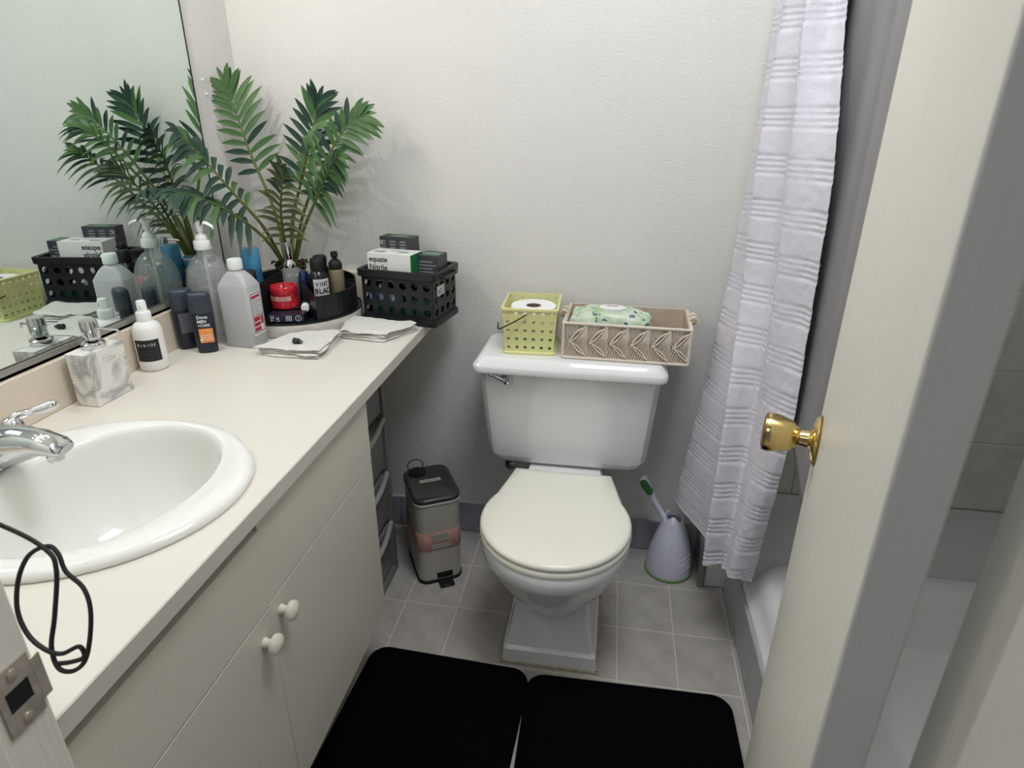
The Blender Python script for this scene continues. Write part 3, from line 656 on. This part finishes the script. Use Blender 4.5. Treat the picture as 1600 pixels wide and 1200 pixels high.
# ================================================================ TOWELS
def cloth(corners,nl,th,seed,nx=34,ny=28,amp=.0034,curl=.007):
    """folded cloth: nl layers of a quad with wavy borders"""
    V=[];Fc=[]
    c=[Vector((x,y,0)) for x,y in corners]
    for L_ in range(nl):
        for side in (0,1):
            base=len(V)
            for j in range(ny+1):
                for i in range(nx+1):
                    u=i/nx;v=j/ny
                    p=(c[0]*(1-u)+c[1]*u)*(1-v)+(c[3]*(1-u)+c[2]*u)*v
                    e=min(u,1-u,v,1-v)
                    q=noise.noise_vector(Vector((p.x*18+seed,p.y*18,L_*3.1)))
                    off=.009*max(0,1-e*9); p=p+Vector((q.x*(off+.002),q.y*(off+.002),0))
                    hgt=noise.noise(Vector((p.x*26,p.y*26,seed)))*amp+noise.noise(Vector((p.x*70,p.y*70,seed)))*amp*.5
                    rise=curl*max(0,1-e*9)*max(0,noise.noise(Vector((p.x*14,p.y*14,seed+L_))))*1.8
                    z=.0012+L_*(th+.0009)+(th if side else 0)*min(1,.25+e*14)+(max(hgt,-amp*.6)+amp*.6)*(.35+.65*(L_+1)/nl)+rise*L_/max(nl-1,1)
                    V.append((p.x,p.y,z))
            for j in range(ny):
                for i in range(nx):
                    a=base+j*(nx+1)+i; q_=(a,a+1,a+nx+2,a+nx+1); Fc.append(q_ if side else q_[::-1])
        b0=len(V)-2*(nx+1)*(ny+1); b1=len(V)-(nx+1)*(ny+1); W_=nx+1
        edge=[i for i in range(nx+1)]+[j*W_+nx for j in range(1,ny+1)]+[ny*W_+i for i in range(nx-1,-1,-1)]+[j*W_ for j in range(ny-1,0,-1)]
        for k in range(len(edge)):
            a,b_=edge[k],edge[(k+1)%len(edge)]; Fc.append((b0+a,b0+b_,b1+b_,b1+a))
    return V,Fc
v,f=cloth([(.232,-.478),(.388,-.482),(.372,-.322),(.262,-.378)],4,.0044,3.3)
t1=fromv('face_towel',v,f,toweM,loc=(0,0,H)); tag(t1,'folded white terry washcloth with a small black cap on it','towel','folded washcloths')
v,f=cloth([(.378,-.338),(.498,-.340),(.548,-.236),(.350,-.205)],4,.0042,9.1)
t2=fromv('face_towel',v,f,toweM,loc=(.0,0,H)); tag(t2,'crumpled white terry washcloth at the worktop edge in front of the crate','towel','folded washcloths')
cp=thing('small_black_cap','small black plastic cap lying on the folded washcloth','cap',(.322,-.448,H+.0235),R(-10))
V,Fc=tubegeo([(-.012,0,.006),(-.010,0,.006),(.004,0,.006),(.006,0,.006)],[.005,.0072,.0064,.005],12); fromv('cap_body',V,Fc,blackM,cp)
V,Fc=tubegeo([(.0058,0,.006),(.012,0,.006)],[.0034,.0034],10); fromv('cap_tip',V,Fc,mat('grey_tip',(90,92,96),.4),cp)
# ================================================================ TOILET
TX=.945
to=thing('toilet','white two-piece toilet with closed round seat lid','toilet',(0,0,0))
def chring(w,d,z,cyb,ch=.030,r=.018,n=4):
    # back edge at cyb, chamfered-rounded front corners
    x=w/2; pts=[(x,cyb),(x,cyb-d+ch*1.2),(x-ch*.55,cyb-d+ch*.28),(x-ch*1.3,cyb-d),(-x+ch*1.3,cyb-d),(-x+ch*.55,cyb-d+ch*.28),(-x,cyb-d+ch*1.2),(-x,cyb)]
    return [(TX+p[0],p[1],z) for p in pts]
tk=loft('tank',[chring(.36,.125,.385,-.022,.02),chring(.405,.160,.388,-.020),chring(.430,.172,.398,-.018),chring(.446,.180,.415,-.018),chring(.452,.184,.45,-.018),chring(.466,.192,.54,-.018),chring(.478,.200,.63,-.018),chring(.486,.204,.6835,-.018)],porbM,to,auto=28)
bevel(tk,.008,3,22)
loft('tank_lid',[rr(.492,.226,.02,.6845,TX,-.130),rr(.505,.236,.024,.6855,TX,-.131),rr(.509,.239,.026,.689,TX,-.131),rr(.509,.239,.026,.702,TX,-.131),rr(.506,.236,.026,.7055,TX,-.131),rr(.478,.212,.024,.7225,TX,-.131),rr(.470,.205,.024,.7250,TX,-.131),rr(.455,.192,.022,.7257,TX,-.131)],porbM,to,auto=60)
lv=lathe('flush_lever',[(.001,0),(.016,0),(.0165,.003),(.012,.008),(.009,.014),(.009,.022),(.001,.024)],chrM,to,n=24); lv.location=(TX-.162,-.2215,.6645); lv.rotation_euler=(R(90),0,0)
tube('lever_arm',crom([(0,0,.017),(-.018,.006,.020),(-.034,.014,.020),(-.046,.017,.019)],5),[.0055,.0055,.0055,.0052,.005,.005,.0048,.0048,.0046,.0046,.0048,.005,.0052,.005,.0045,.003],chrM,lv,n=10)
def seatring(s,z,fr=.182,back=-.262,cyc=-.478,hw=.132,n=40,off=0):
    out=[]
    for i in range(n+1):
        a=R(28)-R(236)*i/n   # from right-back round the front to left-back
        out.append((TX+(fr+off)*math.cos(a),cyc+(fr+off)*1.02*math.sin(a),z))
    out+= [(TX-hw-off*.6,back+off*.5,z),(TX-hw*.5,back+off*.5,z),(TX+hw*.5,back+off*.5,z),(TX+hw+off*.6,back+off*.5,z)]
    return out
loft('seat_lid',[seatring(1,.4035,off=-.004),seatring(1,.405,off=-.001),seatring(1,.411,off=0),seatring(1,.416,off=-.003),seatring(1,.4190,off=-.010),seatring(1,.4200,off=-.05)],seatM,to,auto=60)
loft('seat',[seatring(1,.3860,off=-.004),seatring(1,.3875,off=0),seatring(1,.397,off=.001),seatring(1,.4020,off=-.004),seatring(1,.4025,off=-.04)],seatM,to,auto=60)
def bring(s,sy,z,cy,n=48,back=None):
    out=[]
    for i in range(n):
        a=2*PI*i/n; x=.178*s*math.cos(a); y=.190*sy*math.sin(a)
        if y>0: x*=1-.15*(y/(.19*sy))**2
        out.append((TX+x,cy+y,z))
    return out
bw_=[(1.0,1.0,.385,-.470),(1.02,1.02,.378,-.470),(1.02,1.02,.345,-.470),(.985,.99,.335,-.470),(.96,.97,.325,-.468),(.90,.93,.29,-.46),(.80,.86,.25,-.447),(.67,.78,.21,-.432),(.54,.70,.175,-.418),(.45,.64,.150,-.405)]
loft('bowl',[bring(s,sy,z,cy) for s,sy,z,cy in bw_],porbM,to,auto=50)
def prect(w,y0,y1,z,r=.012): return rr(w,y1-y0,r,z,TX,(y0+y1)/2,n=4)
pd=loft('pedestal',[prect(.244,-.540,-.160,.0005),prect(.246,-.541,-.160,.004),prect(.240,-.537,-.160,.040),prect(.228,-.528,-.160,.047),prect(.204,-.510,-.160,.10),prect(.190,-.498,-.160,.150),prect(.188,-.490,-.150,.23),prect(.20,-.30,-.12,.3835)],porbM,to,auto=25)
boxes('caulk_bead',[((TX-.128,-.546,.0002),(TX+.128,-.538,.004)),((TX-.129,-.54,.0002),(TX-.121,-.17,.004)),((TX+.121,-.54,.0002),(TX+.129,-.17,.004))],mat('old_caulk',(196,186,160),.7,c2=(150,138,110),vscale=50),to)
boxes('tank_deck',[((TX-.105,-.275,.360),(TX+.105,-.030,.384))],porbM,to,bv=.01)
for s in (-1,1):
    hb=lathe('seat_hinge',[(.001,0),(.014,0),(.014,.012),(.010,.016),(.001,.017)],seatM,to,n=18); hb.location=(TX+s*.07,-.262,.385)
vt=lathe('tank_bolt_washer',[(.004,0),(.017,.001),(.018,.005),(.014,.008),(.006,.009),(.001,.012)],mat('dull_metal',(120,116,108),.35,.9),to,n=22); vt.location=(TX-.158,-.165,.372); vt.rotation_euler=(R(60),0,R(-20))
# ================================================================ YELLOW BASKET + ROLL
yb=thing('yellow_basket','pale yellow perforated plastic basket on the left of the tank lid','basket',(.834,-.120,.7262),R(2))
W0,D0,W1,D1,HH=.128,.140,.142,.156,.118
def wallf(side,W):
    def fn(u,v):
        t=v/HH; w=W0+(W1-W0)*t; d=D0+(D1-D0)*t; s=u/W-.5
        if side=='f': return (s*w,-d/2,.006+v)
        if side=='b': return (s*w,d/2,.006+v)
        if side=='r': return (w/2,s*d,.006+v)
        return (-w/2,s*d,.006+v)
    return fn
Vs=[];Fs=[]
for sd,W,nx in (('f',W0,6),('b',W0,6),('r',D0,7),('l',D0,7)):
    v,f=hidden_hole_plate(nx,5,W,HH,'square',.0038,wallf(sd,W)); n=len(Vs); Vs+=v; Fs+=[tuple(i+n for i in q) for q in f]
solid(fromv('walls',Vs,Fs,yelM,yb,False),.0022,0)
loft('base',[rr(.144,.156,.016,0),rr(.146,.158,.016,.004),rr(.134,.146,.012,.007)],yelM,yb)
ringloft('rim',[rr(W1+.002,D1+.002,.006,.118),rr(W1+.008,D1+.008,.008,.119),rr(W1+.008,D1+.008,.008,.125),rr(W1-.003,D1-.003,.006,.126),rr(W1-.003,D1-.003,.006,.118)],yelM,yb,auto=30)
tube('wire_handle',crom([(-.006,-.084,.112),(-.030,-.090,.098),(-.060,-.096,.082),(-.079,-.090,.073),(-.084,-.06,.080)],6),.0018,mat('dark_wire',(60,54,44),.4,.7),yb)
tp=thing('toilet_paper_roll','white toilet paper roll standing inside the yellow basket','toilet paper',(.838,-.122,.7337),R(0))
lathe('paper',[(.020,0),(.060,0),(.0615,.003),(.0615,.104),(.060,.107),(.021,.107),(.020,.104),(.020,0)],paperM,tp,n=48,caps=(False,False))
lathe('cardboard_core',[(.0195,.001),(.0197,.106),(.0182,.106),(.0180,.001)],mat('cardboard',(120,100,82),.8),tp,n=32,caps=(False,False))
# ================================================================ MACRAME BASKET
wb=thing('macrame_basket','beige macrame rectangular basket with rod handles on the right of the tank','basket',(1.088,-.122,.7262),R(-1.5))
BW,BD,BH=.318,.176,.096
boxes('fabric_liner',[((-BW/2+.004,-BD/2+.004,.002),(BW/2-.004,BD/2-.004,.006)),((-BW/2+.004,-BD/2+.003,.002),(BW/2-.004,-BD/2+.006,BH-.002)),((-BW/2+.004,BD/2-.006,.002),(BW/2-.004,BD/2-.003,BH+.004)),((-BW/2+.004,-BD/2+.004,.002),(-BW/2+.007,BD/2-.004,BH+.001)),((BW/2-.007,-BD/2+.004,.002),(BW/2-.004,BD/2-.004,BH+.001))],woodM,wb)
def cb_(a,b): return ([a,tuple((p+q)/2 for p,q in zip(a,b)),b],.0040)
c8=[(sx*BW/2,sy*BD/2) for sx,sy in ((-1,-1),(1,-1),(1,1),(-1,1))]
L=[]
for i in range(4):
    a,b=c8[i],c8[(i+1)%4]
    for z in (.004,BH): L.append(cb_((a[0],a[1],z),(b[0],b[1],z)))
    L.append(cb_((a[0],a[1],.004),(a[0],a[1],BH)))
tubes('wrapped_frame',L,cordM,wb,n=8)
L=[]; cw=BW/6; yF=-BD/2-.0005
def leafline(x0,z0,x1,z1,bow,r=.0017):
    out=[]
    for i in range(8):
        t=i/7; x=x0+(x1-x0)*t; z=z0+(z1-z0)*t; nx_,nz_=-(z1-z0),(x1-x0); ln=math.hypot(nx_,nz_)
        out.append((x+nx_/ln*bow*math.sin(PI*t),yF-.0015,z+nz_/ln*bow*math.sin(PI*t)))
    return (out,r)
for k in range(6):
    x=-BW/2+.006+k*cw*.985
    L.append(leafline(x+.010,.045,x+.046,.086,.0055,.0020)); L.append(leafline(x+.010,.045,x+.046,.086,-.0035,.0020))
    L.append(leafline(x+.014,.046,x+.052,.012,.0040,.0018)); L.append(leafline(x+.014,.046,x+.052,.012,-.0035,.0018))
    for j in range(8):   # cords fanning into the upper leaf
        t=j/7; L.append(([(x+.002+t*.030,yF,BH-.002),(x+.004+t*.026,yF,.080-.018*(1-t)),(x+.010+.034*t,yF,.047+.038*t)],.00115))
        L.append(([(x+.048+t*.006,yF,BH-.002),(x+.040+t*.014,yF,.065),(x+.016+t*.038,yF,.044-.028*t)],.00115))
    for j in range(9):
        t=j/8; L.append(([(x+.012+t*.038,yF,.044-t*.032),(x+.004+t*.046,yF,.022-.010*t),(x+.002+t*.046,yF,.004)],.00115))
tubes('knotted_cords',L,cordM,wb,n=5,kind='stuff')
for s in (-1,1):
    hd=tube('rod_handle',[(s*(BW/2+.008),-.026,BH+.006),(s*(BW/2+.008),.026,BH+.006)],.0065,mat('rattan_rod',(206,190,160),.6,c2=(160,140,108),vscale=80),wb,n=12)
    tubes('cord_wrap',[([(s*(BW/2+.008)+.0082*math.cos(a)*1.1,yy,BH+.004+.0095*math.sin(a)) for a in [i*2*PI/10 for i in range(11)]],.0022) for yy in (-.018,-.013,.013,.018)],cordM,hd,n=5,kind='stuff')
# wipes pack
def wipes_mat():
    m=mat('wipes_print',(228,232,226),.28,c2=(140,180,104),vscale=20); nt=m.node_tree; b=nt.nodes['Principled BSDF']
    tc=nt.nodes.new('ShaderNodeTexCoord'); n=nt.nodes.new('ShaderNodeTexNoise'); n.inputs['Scale'].default_value=70; n.inputs['Detail'].default_value=2
    r=nt.nodes.new('ShaderNodeMapRange'); r.inputs[1].default_value=.60; r.inputs[2].default_value=.64
    mx=nt.nodes.new('ShaderNodeMix'); mx.data_type='RGBA'; src=b.inputs['Base Color'].links[0].from_socket
    nt.links.new(tc.outputs['Object'],n.inputs['Vector']); nt.links.new(n.outputs[0],r.inputs[0]); nt.links.new(r.outputs[0],mx.inputs[0])
    nt.links.new(src,mx.inputs[6]); mx.inputs[7].default_value=lin((70,96,110))+(1,); nt.links.new(mx.outputs[2],b.inputs['Base Color'])
    return m
wp=thing('wipes_pack','green and white soft pack of wipes with white flip lid inside the macrame basket','wipes pack',(1.045,-.118,.7520),R(-3))
V=[];Fc=[];nx,ny=40,26; WX,WY=.205,.105
for sd in (0,1):
    for j in range(ny+1):
        for i in range(nx+1):
            u=i/nx*2-1;v=j/ny*2-1; puff=((1-abs(u)**3.2)*(1-abs(v)**4))**.5 if abs(u)<1 and abs(v)<1 else 0
            q=noise.noise(Vector((u*3.1,v*3.7,4.2)))*.007+noise.noise(Vector((u*8,v*8,1.2)))*.003
            edge=max(0,abs(u)-.82)/.18
            z=.050+(.040*puff if sd else -.046*puff)+q*(puff if sd else .3*puff)+edge*.012*math.sin(v*14)*.6+edge*.010
            V.append((u*WX/2+.004*math.sin(v*9)*edge,v*WY/2*(1-.06*abs(u)),z+.001*sd))
for sd in (0,1):
    b=sd*(nx+1)*(ny+1)
    for j in range(ny):
        for i in range(nx):
            a=b+j*(nx+1)+i; q_=(a,a+1,a+nx+2,a+nx+1); Fc.append(q_ if sd else q_[::-1])
fromv('pack',V,Fc,wipes_mat(),wp,auto=70)
loft('flip_lid',[ell(.034,.023,.0860,.004,-.008,32),ell(.036,.024,.0955,.004,-.008,32),ell(.033,.021,.0970,.004,-.008,32)],whiteM,wp)
boxes('lid_print',[((-.012,-.006,.0968),(.016,-.002,.0974))],mat('print_dark_red',(120,60,60),.5),wp)
boxes('red_print',[((-.022,-.0400,.0790),(.020,-.0375,.0830))],mat('label_red',(170,40,60),.5),wp)
# ================================================================ TRASH BIN
tb=thing('pedal_bin','narrow grey pedal bin with black lid and pink label band between cabinet and toilet','trash bin',(.546,-.188,0),R(29))
w_,d_=.132,.186
loft('base_ring',[rr(w_+.004,d_+.004,.030,.0008),rr(w_+.006,d_+.006,.031,.003),rr(w_+.006,d_+.006,.031,.010),rr(w_+.002,d_+.002,.030,.012)],black2M,tb)
loft('body',[rr(w_,d_,.028,.011),rr(w_+.002,d_+.002,.029,.14),rr(w_+.004,d_+.004,.030,.278),rr(w_+.004,d_+.004,.030,.282)],steelM,tb)
loft('bag_edge',[[(x*(1+.018*noise.noise(Vector((x*60,y*60,1)))),y*(1+.018*noise.noise(Vector((x*60,y*60,2)))),.2765+.006*noise.noise(Vector((x*50,y*50,3)))) for x,y,z in rr(w_+.008,d_+.008,.031,0)],rr(w_+.009,d_+.009,.031,.281),rr(w_+.002,d_+.002,.030,.2835)],mat('bag_film',(190,192,190),.25),tb)
ld=loft('lid',[rr(w_+.006,d_+.006,.031,.2838),rr(w_+.008,d_+.008,.032,.286),rr(w_+.008,d_+.008,.032,.294),rr(w_+.002,d_+.002,.030,.2975),rr(w_-.010,d_-.010,.026,.2985),rr(w_-.014,d_-.014,.024,.2970)],mat('lid_dark',(62,60,56),.3,coat=.3),tb,auto=50)
lsx=box('lid_sticker',(-.032,.002,.2970),(.032,.018,.2978),mat('sticker_grey',(170,168,156),.5),ld)
boxes('sticker_print',[((-.026,.008,.2977),(.024,.011,.2981))],gry,lsx)
band=ringloft('label_band',[rr(w_+.0032,d_+.0032,.0295,.120),rr(w_+.0048,d_+.0048,.0303,.121),rr(w_+.0052,d_+.0052,.0305,.183),rr(w_+.0040,d_+.0040,.030,.184)],mat('pink_band_print',(214,172,160),.6,c2=(190,136,126),vscale=120,stretch=(1,1,.3)),tb)
boxes('band_panel',[((-.022,-d_/2-.0042,.150),(.024,-d_/2-.0024,.176)),((-.026,-d_/2-.0042,.126),(.030,-d_/2-.0024,.140))],mat('panel_grey',(168,164,156),.5),band)
boxes('pedal_slot',[((-.014,-d_/2-.0018,.016),(.034,-d_/2-.0002,.034))],mat('dark_recess',(18,18,22),.8),tb)
boxes('pedal',[((-.012,-d_/2-.034,.004),(.032,-d_/2+.004,.010))],blackM,tb,bv=.002)
tube('carry_ring',[(-.030+.024*math.cos(a),.072+.004,.318+.020*math.sin(a)) for a in [i*2*PI/20 for i in range(20)]],.0016,mat('dark_wire',(60,54,44),.4,.7),tb,n=6,closed=True)
lathe('lid_hinge',[(.024,.2970),(.026,.3000),(.025,.305),(.001,.3065)],black2M,tb,n=24).location=(-.028,.062,0)
# ================================================================ TOILET BRUSH
tbm=thing('toilet_brush','white cone-shaped toilet brush holder with green-trimmed brush right of the toilet','toilet brush',(1.275,-.095,.0005),0)
lvM=mat('lavender_white_plastic',(214,216,228),.32)
prof=[(.070,.004),(.0705,.012),(.070,.030),(.067,.055),(.061,.085),(.052,.118),(.041,.150),(.031,.178),(.0245,.196)]
rings=[]
for r,z in prof: rings.append(ell(r,r*.97,z,n=48))
# notched top edge
rings[-1]=[(x,y,z+.010*math.sin(3*math.atan2(y,x)+.5)) for x,y,z in rings[-1]]
hl=loft('holder',rings,lvM,tbm,caps=(True,False)); solid(hl,.002,-1)
lathe('green_base_ring',[(.0705,0),(.0725,.001),(.0722,.005),(.070,.006)],mat('green_rubber',(96,140,70),.5),tbm,n=48)
for k in range(4):
    V,Fc=tubegeo([((.0675-.0016*k)*math.cos(a)*1.02,(.0675-.0016*k)*math.sin(a)*.99,.034+k*.013+.018*math.sin((a+R(60))*1.2)) for a in [R(-150)+R(120)*i/18 for i in range(19)]],.0012,5); fromv('wave_ridge',V,Fc,lvM,tbm)
hp=crom([(-.010,.012,.150),(-.040,.022,.195),(-.078,.030,.255),(-.108,.034,.305)],8)
bh=tube('brush_handle',hp,[.0100]*8+[.0098]*6+[.0120]*4+[.0165]*4+[.0175,.015,.010],lvM,tbm,n=14)
tube('green_grip',crom([(-.074,.017,.256),(-.090,.016,.280),(-.104,.017,.300)],6),[.006,.009,.0105,.011,.011,.011,.011,.011,.011,.0105,.009,.007,.004],mat('green_grip_rubber',(52,104,48),.5),bh,n=12)
# ================================================================ TUB
tu=thing('bathtub','white enamelled alcove bathtub behind the curtain with rolled rim','bathtub',(0,0,0))
cyt=(-.171+YF)/2; dyt=-.171-YF
YE=-.30
def tr(x0,x1,iy,z,r,ye=None):
    ye=YE if ye is None else ye; y0,y1=YF+.002+iy,ye-iy
    return rr(x1-x0,y1-y0,r,z,(x0+x1)/2,(y0+y1)/2,n=10)
loft('tub_shell',[tr(1.4635,2.158,.001,.02,.02),tr(1.4635,2.158,.001,.145,.02),tr(1.450,2.158,.001,.150,.02),tr(1.443,2.158,.001,.155,.025),tr(1.4445,2.158,.001,.160,.03),tr(1.453,2.158,.001,.165,.05),tr(1.462,2.158,.001,.195,.07),tr(1.470,2.158,.003,.216,.08),tr(1.485,2.156,.008,.230,.09),tr(1.508,2.150,.022,.236,.10),tr(1.535,2.135,.045,.232,.11),tr(1.552,2.115,.060,.222,.12),tr(1.566,2.100,.078,.19,.13),tr(1.600,2.075,.110,.10,.14),tr(1.640,2.045,.150,.065,.14),tr(1.70,1.99,.22,.058,.12)],tubM,tu,auto=70)
V=[];Fc=[]
for i in range(13):
    t=i/12; y=-.1705-.150*t**1.7; z=.352-.20*t**.8
    for x in (1.4435,2.158): V.append((x,y,z))
    for x in (1.4435,2.158): V.append((x,-.1705,.02))
for i in range(12):
    a=i*4; Fc.append((a,a+1,a+5,a+4))
Fc.append((48,49,51,50)); Fc.append((0,)+tuple(i*4 for i in range(1,13))+(50,))
fromv('sloped_end',V,Fc,mat('tub_end_enamel',(206,208,206),.3),tu,auto=50)
# ================================================================ CURTAIN
lev=[ # z, list of (x,y) along the pleated path
 (1.955,[(1.385,-.085),(1.375,-.105),(1.395,-.150),(1.372,-.200),(1.412,-.245),(1.385,-.290),(1.425,-.300),(1.425,-.335)]),
 (1.52,[(1.372,-.080),(1.353,-.100),(1.375,-.140),(1.352,-.180),(1.398,-.225),(1.368,-.300),(1.413,-.305),(1.430,-.335)]),
 (1.22,[(1.368,-.080),(1.346,-.105),(1.362,-.160),(1.342,-.205),(1.400,-.250),(1.376,-.345),(1.424,-.395),(1.437,-.425)]),
 (.95,[(1.362,-.082),(1.333,-.105),(1.366,-.190),(1.345,-.230),(1.402,-.285),(1.385,-.375),(1.430,-.420),(1.440,-.450)]),
 (.65,[(1.358,-.084),(1.308,-.125),(1.356,-.275),(1.330,-.330),(1.392,-.330),(1.392,-.400),(1.418,-.455),(1.442,-.468)]),
 (.27,[(1.350,-.085),(1.272,-.108),(1.352,-.285),(1.318,-.385),(1.372,-.385),(1.372,-.445),(1.402,-.445),(1.436,-.425)])]
NU,NV=132,620
paths=[]
for z,p in lev:
    c=crom([(x,y,z) for x,y in p],24); 
    paths.append([c[int(round(i*(len(c)-1)/NU))] if False else c[min(len(c)-1,int(i*(len(c)-1)/NU))].lerp(c[min(len(c)-1,int(i*(len(c)-1)/NU)+1)],(i*(len(c)-1)/NU)%1) for i in range(NU+1)])
V=[];Fc=[]
zs=[l_[0] for l_ in lev]
def hemz(u): 
    return .272+.020*math.sin(u*9.0)*0 + (-.028 if u<.29 else 0)+.018*math.sin(u*PI*3+.6)-.018*(u>.55)
grid=[]
for j in range(NV+1):
    row=[]
    for i in range(NU+1):
        u=i/NU; zt=1.955+(hemz(u)-1.955)*j/NV
        k=0
        while k<len(zs)-2 and zt<zs[k+1]: k+=1
        t=(zs[k]-zt)/(zs[k]-zs[k+1]); t=max(0,t)
        a=paths[max(k-1,0)][i];b=paths[k][i];c=paths[k+1][i];d=paths[min(k+2,len(zs)-1)][i]
        p=.5*((2*b)+(c-a)*t+(2*a-5*b+4*c-d)*t*t+(3*b-a-3*c+d)*t**3) if t<=1 else b.lerp(c,t)
        row.append(Vector((p.x,p.y,zt)))
    grid.append(row)
for j in range(NV+1):
    for i in range(NU+1):
        p=grid[j][i]; du=grid[j][min(i+1,NU)]-grid[j][max(i-1,0)]; nrm=Vector((du.y,-du.x,0)); 
        if nrm.length>0: nrm.normalize()
        zz=p.z-.25; ph=(zz/.094)%1.0
        rid=0
        if ph<.50: rid=.0022*abs(math.sin(ph/.50*PI*4))
        s=i/NU*132; brk=max(0,math.sin(s*.115+.3))  # woven blocks fade in and out
        rid*=.45+.55*min(1,brk*2.2)
        crink=.0011*noise.noise(Vector((p.x*90,p.y*90,p.z*55)))+.0030*noise.noise(Vector((p.x*9,p.y*9,p.z*7)))
        q=p-nrm*(rid+crink); V.append((q.x,q.y,q.z))
for j in range(NV):
    for i in range(NU):
        a=j*(NU+1)+i; Fc.append((a,a+1,a+NU+2,a+NU+1))
cu_=thing('shower_curtain','white fabric shower curtain with ribbed stripes bunched left of the door','curtain',(0,0,0))
curM=mat('curtain_fabric',(217,213,220),.85,bump=.0015,bscale=500,sheen=.2)
co=fromv('fabric',V,Fc,curM,cu_,auto=180)
solid(co,.0012,0)
tube('curtain_hem',[Vector(V[NV*(NU+1)+i])+Vector((0,0,.001)) for i in range(0,NU+1,2)],.0018,curM,cu_,n=5)
rod=thing('curtain_rod','white shower curtain rod above the bathtub edge','curtain rod',(0,0,0))
tube('rod',[(1.405,YF-.001,1.985),(1.405,-.161,1.985)],.0115,whiteM,rod,n=16)
L=[]
for y in (-.11,-.16,-.21,-.26,-.31,-.45,-.6,-.75):
    L.append(([(1.405+.016*math.cos(a),y,1.980+.018*math.sin(a)) for a in [2*PI*i/14 for i in range(15)]],.0016))
tubes('ring',L[:8],chrM,rod,n=5)
# liner
V=[];Fc=[];nu,nv=60,60
for j in range(nv+1):
    for i in range(nu+1):
        u=i/nu; y=-.166-.60*u
        zb=.68-.42*max(0,-y-.38)+.10*max(0,.38+y)
        z=1.955+(zb-1.955)*j/nv
        V.append((1.453+.004*math.sin(u*17)+.002*math.sin(u*31+z*2),y,z))
for j in range(nv):
    for i in range(nu):
        a=j*(nu+1)+i; Fc.append((a,a+1,a+nu+2,a+nu+1))
ln=fromv('curtain_liner',V,Fc,mat('liner_vinyl',(142,140,140),.35,alpha=.9,var=.03),auto=180); solid(ln,.0008,0)
tag(ln,'grey-white vinyl curtain liner hanging inside the bathtub behind the fabric curtain','curtain liner')
# ================================================================ MATS
def bathmat(label,x0,x1,y0,y1,rz):
    w,d=x1-x0,y1-y0
    o=loft('bath_mat',[rr(w,d,.045,.0008,n=8),rr(w+.004,d+.004,.047,.004,n=8),rr(w+.002,d+.002,.046,.009,n=8),rr(w-.008,d-.008,.042,.0115,n=8),rr(w-.03,d-.03,.03,.0120,n=8)],matM,auto=60,loc=((x0+x1)/2,(y0+y1)/2,0),rotz=rz)
    tag(o,label,'bath mat','black bath mats'); return o
bathmat('black bath mat along the cabinet, left of the two',.470,.888,-1.22,-.560,R(-2.5))
bathmat('black bath mat along the bathtub, right of the two',.905,1.398,-1.25,-.572,R(1.0))
# ================================================================ CABLE
P=[(.30,-1.4560,1.085),(.36,-1.425,1.07),(.43,-1.375,1.015),(.501,-1.352,.964),(.543,-1.354,.944),(.556,-1.361,.928),(.558,-1.378,.890),(.556,-1.389,.862),(.565,-1.396,.845),(.578,-1.393,.842),(.588,-1.386,.855),(.590,-1.372,.890),(.580,-1.362,.910),(.562,-1.358,.924),(.553,-1.352,.938),(.542,-1.350,.944),(.528,-1.358,.938),(.520,-1.368,.918),(.522,-1.380,.893),(.534,-1.388,.873),(.552,-1.392,.862),(.566,-1.390,.857),(.580,-1.384,.862),(.584,-1.386,.852),(.574,-1.392,.850),(.560,-1.394,.848)]
cable=thing('charging_cable','thin black cable hanging in a loose knot in front of the basin','cable',(0,0,0))
tube('cord',crom(P,8),.0021,black2M,cable,n=8)
ou=boxes('plug',[((.288,YF+.003,1.070),(.312,YF+.028,1.100))],blackM,cable,bv=.003)
ot=thing('wall_outlet','white wall outlet on the doorway wall above the basin','outlet',(0,0,0))
box('cover_plate',(.265,YF+.0003,1.03),(.335,YF+.003,1.145),whiteM,ot,bv=.001)
